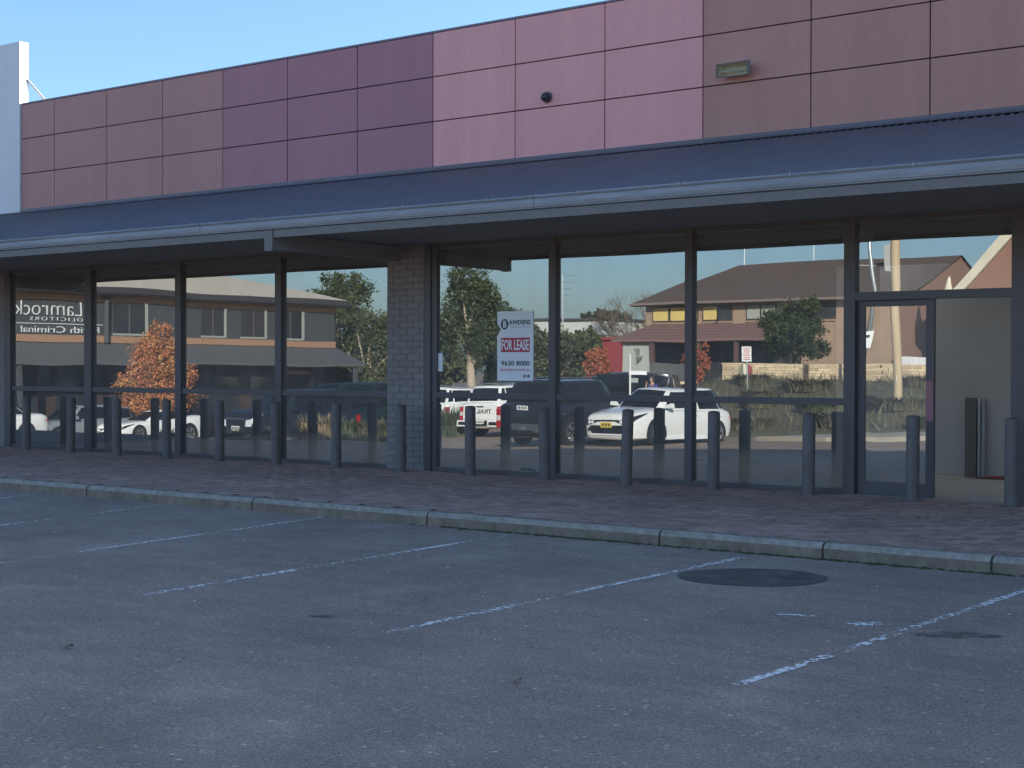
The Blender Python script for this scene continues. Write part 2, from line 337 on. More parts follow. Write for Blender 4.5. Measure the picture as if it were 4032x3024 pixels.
for iy in range(ncy):
    for ix in range(ncx):
        k=(ix-iy)%4; x0,y0=XL+ix*uu,KY+.165+iy*uu
        if k==0: allp.append(('h',x0+uu,y0+uu/2))
        elif k==3 and iy<ncy-1: allp.append(('v',x0+uu/2,y0+uu))
near=[(math.hypot(x-CAM.x,y-CAM.y),i) for i,(k,x,y) in enumerate(allp) if inframe(x,y,0)]
near.sort(); pick=set(i for _,i in near[:300]); mb=MB(); rp=random.Random(3)
for i,(k,x,y) in enumerate(allp):
    z=rp.uniform(-.003,.002)+.003; tx,ty=rp.gauss(0,.006),rp.gauss(0,.006)
    if i in pick:
        o=link('paver',proto[k],fp,(x,y,z)); o.rotation_euler=(tx,ty,0)
    else:
        lx,ly=((2*uu,uu) if k=='h' else (uu,2*uu)); lx-=2*gap; ly-=2*gap; c=.006
        vs=[(sx*(lx/2-(c if t else 0)),sy*(ly/2-(c if t else 0)),zz) for t,zz in ((0,-.006),(1,0.)) for sx,sy in ((-1,-1),(1,-1),(1,1),(-1,1))]
        mb.add([(x+a,y+b,z+e+a*ty+b*tx) for a,b,e in vs],[(4,5,6,7),(0,1,5,4),(1,2,6,5),(2,3,7,6),(3,0,4,7)])
o=mb.build('paver_field',PAVER,fp,fix=False); o['kind']='stuff'
# moss in the gutter line
mb=MB(); r=random.Random(11)
for i in range(520):
    x=r.choice((r.gauss(-5.6,1.1),r.gauss(-8.6,1.0),r.uniform(-10,-3))); y=KY-abs(r.gauss(0,.028))-.004; s=r.uniform(.012,.038); z=G(x,y)
    mb.add([(x-s,y-s*.5,z),(x+s,y-s*.6,z),(x+s*.8,y+s*.5,z+.004),(x-s*.7,y+s*.6,z+.004),(x,y,z+s*.45)],[(0,1,4),(1,2,4),(2,3,4),(3,0,4)])
tag(mb.build('moss',MOSS),'green moss growing in the gutter at the foot of the kerb','moss',None,'stuff')

# ------------------------------------------------------------------ the shop
shop=empty('shop_building',(-12,.3,0),0,'long single storey shop with mauve panelled parapet, dark awning and big windows','building')
def P(mb,name,m,parent=shop,smooth=False,sharp=None,loc=None):
    """build a part at world coordinates under its thing"""
    o=mb.build(name,m,parent,smooth,sharp=sharp); par=parent; off=Vector((0,0,0))
    while par is not None: off+=par.location; par=par.parent
    if off.length>0:
        o.data.transform(Matrix.Translation(-off))
    return o
ZB,ZJ2,ZJ1,ZT=4.533,5.221,5.888,6.56
BX0,BX1=-24.49,16.0
P(MB().box(BX0,BX1,.032,.28,3.4,ZT-.02),'parapet_wall',SHADOWGAP)
P(MB().box(BX0,BX1,-.004,.31,ZT-.016,ZT+.012),'parapet_capping',mat('capping',(.22,.17,.19),rough=.5))
pj=[-24.49,-23.47]+[-21.93+1.533*i for i in range(26)]
def pcol(x): return 'brown_left' if x<-18.9 else 'purple' if x<-14.3 else 'pink' if x<-9.7 else 'brown_right' if x<-5.1 else 'purple' if x<-.5 else 'pink' if x<4 else 'brown_left' if x<8.7 else 'purple'
rows=[(ZB-.12,ZJ2),(ZJ2,ZJ1),(ZJ1,ZT-.018)]
for i in range(len(pj)-1):
    x0,x1=pj[i],min(pj[i+1],BX1)
    if x1-x0<.1: continue
    for z0,z1 in rows:
        g=.009; e=random.uniform(-.0015,.0015)
        mb=MB().add([(x0+g,e,z0+g),(x1-g,e,z0+g),(x1-g,e,z1-g),(x0+g,e,z1-g),(x0+g,.03,z0+g),(x1-g,.03,z0+g),(x1-g,.03,z1-g),(x0+g,.03,z1-g)],[(0,1,2,3),(5,4,7,6),(0,4,5,1),(1,5,6,2),(2,6,7,3),(3,7,4,0)])
        P(mb,'cladding_panel',PAN[pcol((x0+x1)/2)])
# awning: corrugated roof, flashing, gutter, fascia, soffit, beam
RY0,RZ0,RY1,RZ1=-.03,4.475,-2.68,3.585
mb=MB(); pitch=.105; nn=int((XR-XL)/(pitch/4))
for i in range(nn+1):
    x=XL+i*pitch/4; h=.017*math.cos(2*PI*i/4)
    mb.v+= [(x,RY0,RZ0+h),(x,RY1,RZ1+h)]
for i in range(nn): mb.f.append((2*i,2*i+1,2*i+3,2*i+2))
aw=P(mb,'awning_roof',ROOFM,smooth=True)
P(MB().add([(XL,.028,4.548),(XR,.028,4.548),(XR,-.012,4.548),(XL,-.012,4.548),(XL,-.02,4.505),(XR,-.02,4.505),(XL,-.16,4.455),(XR,-.16,4.455)],[(0,1,2,3),(3,2,5,4),(4,5,7,6)]),'flashing',ROOFM,aw)
gp=[(-2.64,3.60),(-2.695,3.607),(-2.745,3.600),(-2.757,3.583),(-2.745,3.568),(-2.735,3.560),(-2.745,3.550),(-2.752,3.50),(-2.745,3.462),(-2.735,3.455),(-2.738,3.443),(-2.70,3.432),(-2.64,3.432)]
gx=[XL,-40,-34,-28,-22,-16.3,-10.4,-4.5,1.4,7.3,13.2,XR]
for a,b in zip(gx[:-1],gx[1:]):
    P(MB().prism([(a+.004,y,z) for y,z in gp],(b-a-.008,0,0)),'gutter',GUTM,aw)
P(MB().box(XL,XR,-2.715,-2.655,3.325,3.428),'fascia_beam',FASC,aw)
for k in range(16): P(MB().box(-24.6+k*1.35-.014,-24.6+k*1.35+.014,-2.7605,-2.64,3.6075,3.6125).box(-24.6+k*1.35-.014,-24.6+k*1.35+.014,-2.7615,-2.7575,3.57,3.611),'gutter_bracket',GUTM,aw)
P(MB().box(XL,XR,-2.65,-.0,3.385,3.42),'soffit',SOFF,aw)
for i,x in enumerate((-37.7,-26.3,-14.92,-3.5,7.9)):
    x=float(x)
    P(MB().box(x-.07,x+.07,-2.66,-.05,3.16,3.38),'outrigger_beam',SOFF,aw)
    P(MB().box(x-.078,x+.078,-2.735,-2.665,3.145,3.425),'beam_end_plate',FASC,aw)
bm_=MB()
for k in range(14):   # leaves caught on the gutter
    x=-15.2+random.gauss(0,.12); y=-2.66+random.uniform(-.03,.06); s=random.uniform(.02,.045)
    bm_.add([(x-s,y,3.61),(x+s*.6,y-.02,3.615),(x+s,y+.02,3.61+s*.8),(x-s*.3,y+.03,3.61+s)],[(0,1,2,3)])
tag(bm_.build('leaf_litter',LEAFD),'dry leaves caught on the awning gutter','leaves',None,'stuff')

# wall pieces and brick piers
def brick_wall(x0,x1,z1,yf,name='brick_pier',seed=0,bricks=True):
    w_=P(MB().box(x0,x1,yf+.010,.24,0,z1),name,MORTP)
    if not bricks: return w_
    r=random.Random(seed); cz=.0973; n=int(z1/cz); bl=.2635
    for c in range(n):
        z=c*cz; x=x0-(bl/2 if c%2 else 0)
        while x<x1-.01:
            a,b=max(x,x0)+.004,min(x+bl,x1)-.004
            if b-a>.03:
                d=yf+r.uniform(-.0025,.0025); k=.003
                mb=MB().add([(a,yf+.03,z+.005),(b,yf+.03,z+.005),(b,yf+.03,z+cz-.005),(a,yf+.03,z+cz-.005),(a,d+k,z+.005),(b,d+k,z+.005),(b,d+k,z+cz-.005),(a,d+k,z+cz-.005),(a+k,d,z+.005+k),(b-k,d,z+.005+k),(b-k,d,z+cz-.005-k),(a+k,d,z+cz-.005-k)],
                    [(0,1,5,4),(1,2,6,5),(2,3,7,6),(3,0,4,7),(4,5,9,8),(5,6,10,9),(6,7,11,10),(7,4,8,11),(8,9,10,11)])
                P(mb,'brick',BRICKP,w_)
            x+=bl
    return w_
brick_wall(-15.112,-14.372,3.385,-.075,seed=1)
brick_wall(-25.75,-24.93,3.385,-.075,seed=2)
brick_wall(XL,-25.75,3.385,-.075,name='brick_wall_panel',bricks=False)
brick_wall(-3.35,-2.55,3.385,-.075,seed=3,bricks=False); brick_wall(7.2,XR,3.385,-.075,seed=4,bricks=False)
# windows: frame bars are parts, the panes their sub-parts
ZS,ZR0,ZR1,ZH=.068,1.092,1.178,3.318
def pane(x0,x1,z0,z1,parent,y=0.,bow=None,seed=0,m=None):
    r=random.Random(seed*31+int(x0*100)); A=r.uniform(.0005,.0012)*r.choice((1,1,-1)) if bow is None else bow; B=r.uniform(-.0004,.0004); T=r.uniform(-.0011,.0011); V=r.uniform(-.0007,.0007)
    def s(u,v): return y+A*math.sin(PI*u)*math.sin(PI*v)+B*math.sin(2*PI*u+.7)*math.sin(PI*v)+T*u+V*v
    n1,n2=14,16; mb=MB()
    mb.grid(lambda u,v:(lerp(x0,x1,u),s(u,v)-.003,lerp(z0,z1,v)),n1,n2)
    o=P(mb,'pane',m or GLASS,parent,smooth=True)
    if o.data.polygons[0].normal.y>0: o.data.flip_normals()
    return o
BAYS=[(-24.74,-22.50,1),(-22.30,-20.0,2),(-19.85,-17.55,3),(-17.41,-15.115,4),(-14.15,-12.09,5),(-11.97,-9.89,6),(-9.78,-7.65,7),(-5.44,-3.40,8),(-2.5,-.25,9),(-.12,2.1,10),(2.25,4.6,11),(4.75,7.1,12)]
for x0,x1,i in BAYS:
    wn=P(MB().box(x0,x1,-.06,.06,.004,ZS),'window',FRAME)
    P(MB().box(x0,x1,-.055,.055,ZH,3.384),'head_bar',FRAME,wn); P(MB().box(x0,x1,-.05,.05,ZR0,ZR1),'mid_rail',FRAME,wn)
    pane(x0-.004,x1+.004,ZS-.01,ZR0+.01,wn,seed=i); pane(x0-.004,x1+.004,ZR1-.01,ZH+.01,wn,seed=i+50)
for x0,x1 in ((-24.93,-24.76),(-22.50,-22.30),(-20.0,-19.85),(-17.55,-17.41),(-14.372,-14.25),(-14.25,-14.15),(-12.09,-11.97),(-9.89,-9.78),(-7.65,-7.505),(-5.60,-5.44),(-3.42,-3.35),(-2.55,-2.48),(-.25,-.12),(2.1,2.25),(4.6,4.75),(7.08,7.2)):
    e=.004 if x0!=-14.25 else -.02
    P(MB().box(x0,x1,-.064-e,.064+e,.002,3.387),'mullion',FRAME)
# entrance: transom light, sliding leaf, open doorway
tl=P(MB().box(-7.505,-5.60,-.066,.09,2.372,2.472),'transom',FRAME); P(MB().box(-7.505,-5.60,-.055,.055,ZH,3.384),'head_bar',FRAME,tl)
pane(-7.505,-5.60,2.465,ZH+.01,tl,seed=77)
leaf=P(MB().box(-7.500,-7.405,.0,.05,.012,2.370).box(-6.632,-6.532,.0,.05,.012,2.370).box(-7.405,-6.632,.0,.05,.012,.175).box(-7.405,-6.632,.0,.05,2.295,2.370),'sliding_door',FRAME)
pane(-7.41,-6.625,.17,2.30,leaf,y=.025,seed=78)
P(MB().box(-6.628,-6.545,-.004,-.001,.92,1.40),'warning_strip',mat('faded_red_tape',(.42,.17,.18),rough=.6),leaf)
P(MB().box(-5.628,-5.605,.0,.05,.012,2.370),'door_edge_seal',mat('pink_grey_seal',(.30,.24,.25),rough=.6))
P(MB().box(-7.505,-5.60,-.07,.10,-.004,.008),'threshold',mat('worn_aluminium',(.33,.34,.34),rough=.5,metal=.5))
# inside
P(MB().box(-25,7,.10,9.2,-.05,-.002),'shop_floor',INTF); 
P(MB().box(-25.2,7.2,9.2,9.3,-.05,3.46),'back_wall',INTC); P(MB().box(-25.2,-25,.24,9.2,-.05,3.46),'side_wall',INTC); P(MB().box(7.0,7.2,.24,9.2,-.05,3.46),'side_wall',INTC)
P(MB().box(-9.6,-4.6,4.0,4.12,0,3.40),'partition_wall',INTW)
P(MB().box(-7.80,-7.76,.24,1.3,0,3.30),'bright_strip',mat('white_powdercoat',(.7,.72,.74),rough=.4))  # white post put in for the bright strip of light behind the pane
FILLT=bpy.data.materials.new('interior_fill_sheet'); FILLT.use_nodes=True; _n,_l=nodes(FILLT); _t=_n.new('ShaderNodeBsdfTranslucent'); _t.inputs[0].default_value=(.62,.64,.62,1); _l.new(_t.outputs[0],_n['Material Output'].inputs[0])
RX=[-23.0+3.55*i for i in range(9)]; ed_=[-25.0]+sum([[x-.55,x+.55] for x in RX],[])+[7.0]
P(MB().box(-25,7,.07,1.5,3.40,3.55),'shop_ceiling',INTC); P(MB().box(-25,7,1.1,1.3,2.88,3.40),'fill_screen',INTC); P(MB().box(-25,7,6.5,9.2,3.40,3.55),'shop_ceiling',INTC)  # dark drop beam added only to hide the bright ceiling sheets
for a,b in zip(ed_[0::2],ed_[1::2]): P(MB().box(a,b,1.5,6.5,3.40,3.55),'ceiling_panel',INTC)
for x in RX: P(MB().add([(x-.55,1.5,3.50),(x+.55,1.5,3.50),(x+.55,6.5,3.50),(x-.55,6.5,3.50)],[(0,1,2,3)]),'fill_sheet',FILLT)  # unseen translucent sheets added in the ceiling to brighten the shop inside
P(MB().box(-31,-25,.28,9.3,3.5,3.6),'flat_roof',SOFF); P(MB().box(7,XR,.28,9.3,3.5,3.6),'flat_roof',SOFF)
tag(MB().box(-7.56,-7.40,3.88,3.93,0.0,1.13).build('timber_board',mat('dark_board',(.20,.19,.17),rough=.6,var=.1,scale=5)),'dark narrow board propped against the grey partition inside the doorway','board')
pb=MB().tube([(-7.30,3.9,0.0),(-7.30,3.93,1.12)],.035,12).build('galvanised_post',GALV,smooth=True,sharp=40); tag(pb,'short galvanised post standing beside the dark board inside the doorway','post')
MB().box(-7.37,-7.35,3.89,3.92,0,1.12).build('edge_trim',mat('white_powdercoat',(.7,.72,.74)),pb)
r=random.Random(5); mb=MB().grid(lambda u,v:(-7.45+.75*u+.03*math.sin(7*v),3.55+.36*v*(.4+.6*u),.012+.05*u*abs(math.sin(5*u+3*v))*(1-abs(2*v-1)*.7)),14,8)
tag(mb.build('red_sheet',mat('red_plastic_sheet',(.33,.06,.06),rough=.5),smooth=True),'crumpled red sheet on the shop floor inside the doorway','sheet')
mb=MB().cbox(-12.72,-12.52,.10,.24,0,.10,.03); a=tag(mb.build('takeaway_carton',mat('green_black_carton',(.05,.06,.04),rough=.6)),'small dark carton on the floor behind the window right of the brick pier','carton')
MB().box(-12.80,-12.735,.10,.16,0,.05).build('paper_flap',PAPERB,a)

# lease board on the window
sg=empty('lease_sign',(-12.715,-.012,1.355),0,'white FOR LEASE agent board with red panel, notch in left side, fixed to window','sign')
SX,SZ=-12.715-.3225,1.357; SH=1.0
def sp(rx,rz): return (SX+rx,SZ+SH*(1-rz))
ol=[(0,0),(.645,0),(.645,1),(0,1),(0,.357),(.069,.26),(0,.175)]
P(MB().prism([(sp(a,b)[0],-.012,sp(a,b)[1]) for a,b in ol],(0,.007,0)),'board',WHITE,sg)
fr=(R(90),0,0)
def st(name,body,size,m,rx,rz,w,y=-.0135,**k):
    me=text_mesh(body,size,.002,1.,k.get('spacing',1.),k.get('bold',0.)); xs_=[v.co.x for v in me.vertices]; me.transform(Matrix.Scale(w/(max(xs_)-min(xs_)),4,(1,0,0)))
    ys_=[v.co.y for v in me.vertices]; h=k.get('h')
    if h: me.transform(Matrix.Scale(h/(max(ys_)-min(ys_)),4,(0,1,0)))
    xs_=[v.co.x for v in me.vertices]; ys_=[v.co.y for v in me.vertices]
    me.transform(Matrix.Translation((-(max(xs_)+min(xs_))/2,-(max(ys_)+min(ys_))/2,0)))
    me.materials.clear(); me.materials.append(m); q=sp(rx,rz); o=link(name,me,sg,(q[0]-sg.location.x,y-sg.location.y,q[1]-sg.location.z)); o.rotation_euler=fr; return o
def disc(rx,rz,ra,rb,m,name,y):
    q=sp(rx,rz); n=28; P(MB().prism([(q[0]+ra*math.cos(2*PI*i/n),y,q[1]+rb*math.sin(2*PI*i/n)) for i in range(n)],(0,.0012,0)),name,m,sg)
disc(.133,.185,.068,.075,BLACKINK,'logo_ring',-.0135)
st('logo_letter','B',.1,WHITE,.137,.185,.062,y=-.0150,h=.105,bold=.004)
st('agent_name','AWDENS',.08,BLACKINK,.404,.16,.387,h=.066,bold=.002)
st('agent_division','INDUSTRIAL',.03,GREYINK,.42,.227,.34,h=.022,spacing=1.5)
a0,a1=sp(.069,.587),sp(.582,.381); P(MB().box(a0[0],a1[0],-.0135,-.0122,a0[1],a1[1]),'red_panel',REDINK,sg)
st('lease_words','FOR LEASE',.15,WHITE,.3255,.484,.485,y=-.0150,h=.155,bold=.004)
st('phone_number','9630 8000',.08,BLACKINK,.329,.747,.512,h=.070,bold=.0015)
st('web_address','bawdens.com.au',.05,PINKINK,.329,.836,.525,h=.045)
disc(.493,.93,.022,.022,BLACKINK,'social_icon',-.0135); disc(.559,.93,.022,.022,BLACKINK,'social_icon',-.0135)
st('icon_letter','f',.03,WHITE,.493,.93,.010,y=-.015,h=.022); st('icon_letter','9',.03,WHITE,.559,.93,.014,y=-.015,h=.022)
tag(MB().box(-14.150,-14.062,-.010,-.006,1.49,1.762).build('paper_notice',WHITE),'narrow white notice at the left edge of the window beside the brick pier','notice')
# white blade wall at left with its stay
bl=empty('blade_wall',(-27,.1,4.4),0,'tall white rendered blade wall rising above the parapet at far left','wall')
P(MB().box(-31.0,-24.502,-.03,.165,4.35,7.75),'render',WHITEP,bl)
P(MB().tube([(-24.5,.14,7.05),(-24.20,.75,6.30)],.022,8),'stay_rod',GALV,bl)
# wall light and camera on the panels
fl=empty('flood_light',(-9.155,-.05,5.37),0,'rectangular flood light fixed to the brown panels','light fitting')
P(MB().box(-9.40,-8.91,-.135,-.127,5.282,5.292).box(-9.40,-8.91,-.135,-.127,5.452,5.462).box(-9.40,-9.385,-.135,-.127,5.292,5.452).box(-8.955,-8.91,-.14,-.127,5.292,5.452),'bezel',FRAME,fl)
P(MB().add([(-9.40,-.127,5.282),(-8.91,-.127,5.282),(-8.91,-.127,5.462),(-9.40,-.127,5.462),(-9.33,-.005,5.32),(-8.98,-.005,5.32),(-8.98,-.005,5.425),(-9.33,-.005,5.425)],[(0,1,5,4),(1,2,6,5),(2,3,7,6),(3,0,4,7),(4,5,6,7)]),'reflector_housing',mat('pale_reflector',(.72,.66,.52),rough=.5),fl)
P(MB().tube([(-9.37,-.07,5.37),(-8.96,-.07,5.37)],.012,8),'lamp_tube',mat('lamp_glass',(.75,.74,.66),rough=.2),fl)
P(MB().box(-9.386,-8.956,-.1305,-.1285,5.2915,5.4525),'cover_glass',glass_material('clear_cover',-.10,(.92,.92,.88)),fl)
dc=empty('security_camera',(-12.16,-.02,5.35),0,'small black dome security camera fixed to the pink panels','camera')
P(MB().lathe([(.080,0),(.080,-.025),(.066,-.03)],20,'Y',(-12.16,0.0,5.355)),'mount_ring',FRAME,dc,smooth=True,sharp=35)
P(MB().lathe([(.066,-.030),(.066,-.055),(.060,-.085),(.045,-.108),(.02,-.122),(.004,-.125)],20,'Y',(-12.16,0.0,5.35)),'dome',mat('smoked_dome',(.03,.035,.045),rough=.15),dc,smooth=True)

# bollards
BXS=[-23.738+1.3164*i for i in range(14)]+[-5.474]; BY=-.4194
bb=MB().lathe([(.0775,-.02),(.0775,.955),(.0770,.960)],28).mesh('bollard_post',True); bb.materials.append(BOLL); bb.set_sharp_from_angle(angle=R(35))
bc=MB().lathe([(.0745,.955),(.0780,.962),(.0780,.975),(.072,.988),(.050,.997),(.02,1.0005),(.002,1.001)],28).mesh('cap',True); bc.materials.append(BOLL)
br=MB().lathe([(.125,-.004),(.125,.0045),(.118,.006),(.078,.008)],24).mesh('base_ring',True); br.materials.append(mat('mortar_collar',(.19,.185,.175),rough=.9,var=.3,scale=18))
NEAR=['at the left end of the windows']*1
for i,x in enumerate(BXS):
    b=empty('bollard',(x,BY,0),random.uniform(0,6),('%s dark grey steel bollard counted from the left, on the footpath'%ORD(i)) if i<14 else 'dark grey steel bollard at the right edge, beside the open doorway','bollard','bollards in front of the shop')
    b.rotation_euler=(R(random.gauss(0,.55)),R(random.gauss(0,.55)),b.rotation_euler[2])
    for nm,me in (('post',bb),('cap',bc),('base_ring',br)): link(nm,me,b)

# ------------------------------------------------------------------ vehicles behind the viewer's left, seen in the glass
TYRE=mat('tyre_rubber',(.02,.02,.02),rough=.8); RIM=mat('alloy_rim',(.55,.56,.57),rough=.3,metal=.7); WELL=mat('wheel_well_black',(.008,.008,.008),rough=.9)
CGLASS=mat('car_window_glass',(.010,.012,.015),rough=.06,spec=.22); LAMPW=mat('headlamp_lens',(.75,.77,.78),rough=.08,spec=.8); LAMPR=mat('tail_lamp_lens',(.40,.012,.02),rough=.12,spec=.8)
LAMPC=mat('clear_lamp_section',(.62,.58,.56),rough=.12)
PLW=mat('white_number_plate',(.72,.72,.68),rough=.5); PLY=mat('yellow_number_plate',(.72,.56,.04),rough=.5); CHROME=mat('satin_chrome',(.6,.6,.6),rough=.2,metal=.9); TRIM=mat('black_car_trim',(.014,.014,.016),rough=.45)
def paint(name,c,r=.25): return mat('car_paint_'+name,c,rough=r,spec=.4 if r<.4 else .2,coat=.5 if r<.4 else 0.)
_wm={}
def wheel_mesh(r,wd):
    k=(round(r,3),wd)
    if k not in _wm:
        rr=r*.66
        t=MB().lathe([(rr,-wd/2),(r*.93,-wd/2),(r,-wd*.32),(r,wd*.32),(r*.93,wd/2),(rr,wd/2),(rr*.96,wd*.30)],28,'X').mesh('wheel',True); t.materials.append(TYRE); t.set_sharp_from_angle(angle=R(40))
        q=MB()
        for s in range(5):      # paired spokes
            for e in (-.16,.16):
                a=2*PI*s/5+e*.6; b=2*PI*s/5+e; c_=lambda t_,rad:(rad*math.cos(t_),rad*math.sin(t_))
                p=[c_(a-.10,rr*.18),c_(a+.10,rr*.18),c_(b+.075,rr*.97),c_(b-.075,rr*.97)]
                q.prism([(wd*.34,y,z) for y,z in p],(.03,0,0))
        q.lathe([(rr*.22,wd*.33),(rr*.24,wd*.40),(.01,wd*.42)],16,'X')
        o=len(q.v); q.lathe([(rr*1.0,wd*.30),(rr*1.0,wd*.5),(rr*.93,wd*.5),(rr*.92,wd*.30)],28,'X')
        qm=q.mesh('rim',False); qm.materials.append(RIM)
        d=MB().lathe([(rr*.93,wd*.12),(rr*.93,wd*.2),(.01,wd*.2)],24,'X').mesh('brake_shadow'); d.materials.append(WELL)  # black disc drawn in as the shade behind the spokes
        _wm[k]=(t,qm,d)
    return _wm[k]
def interp(pts,x):
    if x<=pts[0][0]: return pts[0][1]
    for (a,b),(c,d) in zip(pts[:-1],pts[1:]):
        if x<=c: t=(x-a)/(c-a); return b+(d-b)*t
    return pts[-1][1]
def car(name,label,loc,heading,col,L=4.4,W=1.8,H=1.46,wb=2.65,wr=.325,fo=.93,clear=.17,
        top=None,gh=None,cat='car',belt=None,front='slim',rear='slim',plate_f=PLW,plate_r=PLW,ute=False,bars=False,extra=None,glass_t=(.10,.90)):
    """top: [(y,z)] outline of bonnet/shoulder/boot from tail to nose; gh=(ws_base,roof_front,roof_rear,rw_base,z_roof,inset)"""
    root=empty(name,loc,heading,label,cat,'vehicles reflected in the shop windows'); Bp=paint(*col)
    h2=L/2; fa=h2-fo; ra=fa-wb; hw=W/2
    def wid(y):
        t=y/h2; a=abs(t); return hw*(1-.16*max(0,(a-.62)/.38)**2.2) if t>0 else hw*(1-.10*max(0,(a-.70)/.30)**2.2)
    ysn=sorted(set([-h2,-h2+.04,-h2+.12]+[lerp(-h2+.25,h2-.25,i/16) for i in range(17)]+[h2-.12,h2-.04,h2]+[y for y,_ in top if -h2<y<h2]))
    mb=MB(); ringn=None
    for y in ysn:
        w_=wid(y); zt=interp(top,y); e=min(1,(h2-abs(y))/.12); end=1-(1-e)**2
        zb=clear+(1-end)*.10; w_*=.93+.07*end; zt-= (1-end)*.05
        zm=lerp(zb,zt,.55)
        half=[(0,zb),(w_*.80,zb),(w_*.95,zb+.05),(w_*.985,zb+.20),(w_,zm),(w_*.985,zt-.14),(w_*.93,zt-.045),(w_*.82,zt),(w_*.45,zt+.018),(0,zt+.022)]
        ring=[(x,z) for x,z in half]+[(-x,z) for x,z in half[-2:0:-1]]
        ringn=len(ring); mb.v+= [(x,y,z) for x,z in ring]
    for i in range(len(ysn)-1):
        for k in range(ringn): a=i*ringn+k; b=i*ringn+(k+1)%ringn; mb.f.append((a,b,b+ringn,a+ringn))
    mb.f+= [tuple(range(ringn)),tuple((len(ysn)-1)*ringn+k for k in range(ringn))]
    body=mb.build('body',Bp,root,True,sharp=50)
    # cabin
    wsb,rf,rr_,rwb,zr,ins=gh; zA=interp(top,wsb)-.03; zC=interp(top,rwb)-.03; mid=lerp(rf,rr_,.48)
    def zbelt(y): return interp(top,y)-.03
    bw=hw*.93; tw=hw*ins
    bot=[(0,wsb+.10,zA),(bw*.86,wsb-.08,zA),(bw,lerp(wsb,rwb,.22),zbelt(lerp(wsb,rwb,.22))),(bw,mid,zbelt(mid)),(bw*.985,lerp(wsb,rwb,.80),zbelt(lerp(wsb,rwb,.8))),(bw*.84,rwb+.06,zC),(0,rwb-.04,zC)]
    tp=[(0,rf+.05,zr-.02),(tw*.90,rf-.04,zr-.035),(tw,rf-.20,zr-.03),(tw,mid,zr-.02),(tw*.99,rr_+.20,zr-.03),(tw*.88,rr_+.03,zr-.04),(0,rr_-.03,zr-.02)]
    def mir(r_): return r_+[(-x,y,z) for x,y,z in r_[-2:0:-1]]
    Bt,Tt=mir(bot),mir(tp); nr=len(Bt)
    def pt(s,t):
        i=int(math.floor(s))%nr; f=s-math.floor(s); a=Vector(Bt[i]).lerp(Vector(Bt[(i+1)%nr]),f); b=Vector(Tt[i]).lerp(Vector(Tt[(i+1)%nr]),f)
        p=a.lerp(b,t); bulge=.035*4*t*(1-t); c=Vector((0,p.y*.9+mid*.1,p.z)); d=Vector((p.x,(p.y-mid)*.3,0)); 
        if d.length>0: p+=d.normalized()*bulge
        return p
    mb=MB(); ns=nr*3; tv=[0,.12,.3,.5,.7,.88,1.]
    for t in tv: mb.v+= [tuple(pt(k/3,t)) for k in range(ns)]
    for j in range(len(tv)-1):
        for k in range(ns): a=j*ns+k; b=j*ns+(k+1)%ns; mb.f.append((a,b,b+ns,a+ns))
    o1=len(mb.v); base=(len(tv)-1)*ns
    mb.v+= [tuple(Vector((v[0]*.72,mid+(v[1]-mid)*.82,v[2]+.028))) for v in mb.v[base:base+ns]]
    for k in range(ns): mb.f.append((base+k,base+(k+1)%ns,o1+(k+1)%ns,o1+k))
    o2=len(mb.v); mb.v.append((0,mid,zr+.022)); mb.f+= [(o1+k,o1+(k+1)%ns,o2) for k in range(ns)]
    mb.build('cabin',Bp,root,True,sharp=55)
    def gl(nm,s0,s1,t0,t1,off=.010,m=CGLASS,parent=root,n=8):
        def fn(u,v):
            s=lerp(s0,s1,u); t=lerp(t0,t1,v); p=pt(s,t); e=.02
            tu=pt(s+e,t)-pt(s-e,t); tv_=pt(s,min(t+e,1))-pt(s,max(t-e,0)); nn_=tu.cross(tv_); 
            if nn_.length>0: nn_.normalize()
            if nn_.dot(Vector((p.x,p.y-mid,.0)))<0: nn_=-nn_
            return p+nn_*off
        return MB().grid(fn,n,5).build(nm,m,parent,True)
    t0,t1=glass_t
    gl('windscreen',-.88,.88,.06,.93,n=12); gl('rear_window',nr/2-.85,nr/2+.85,.22 if rear!='ute' else .12,.90,n=10)
    for sgn in (1,-1):
        f=lambda s:s if sgn>0 else nr-s
        a,b=f(1.32),f(2.94); gl('side_window',min(a,b),max(a,b),t0,t1)
        a,b=f(3.06),f(4.35); gl('side_window',min(a,b),max(a,b),t0,t1)
        if rwb<-h2+.7: a,b=f(4.48),f(4.95); gl('quarter_window',min(a,b),max(a,b),t0+.05,t1)
        # wheels, arches, mirror
        for ya in (fa,ra):
            n=18; ar=wr*1.17; xx=sgn*(wid(ya)*.955); mb=MB(); pts=[]
            for k in range(n+1): t=lerp(-.28,PI+.28,k/n); pts.append((xx,ya+ar*math.cos(t),wr+ar*math.sin(t)))
            mb.prism(pts,(sgn*hw*.055,0,0)).build('wheel_arch',WELL,root)
            t_,q_,d_=wheel_mesh(wr,.22); wo=link('wheel',t_,root,(sgn*(hw-.085),ya,wr)); wo.rotation_euler=(random.uniform(0,6),0,0 if sgn>0 else PI)
            link('rim',q_,wo); link('spoke_gap_shade',d_,wo)
        zm=interp(top,wsb-.2)
        MB().add([(sgn*(hw*.93),wsb-.32,zm+.02),(sgn*(hw*.93),wsb-.22,zm+.02),(sgn*(hw+.17),wsb-.36,zm+.03),(sgn*(hw+.17),wsb-.20,zm+.04),(sgn*(hw*.95),wsb-.30,zm+.10),(sgn*(hw*.95),wsb-.22,zm+.10),(sgn*(hw+.16),wsb-.36,zm+.17),(sgn*(hw+.15),wsb-.21,zm+.16)],
            [(0,1,3,2),(4,6,7,5),(0,2,6,4),(1,5,7,3),(2,3,7,6),(0,4,5,1)]).build('door_mirror',Bp,root,True,sharp=60)
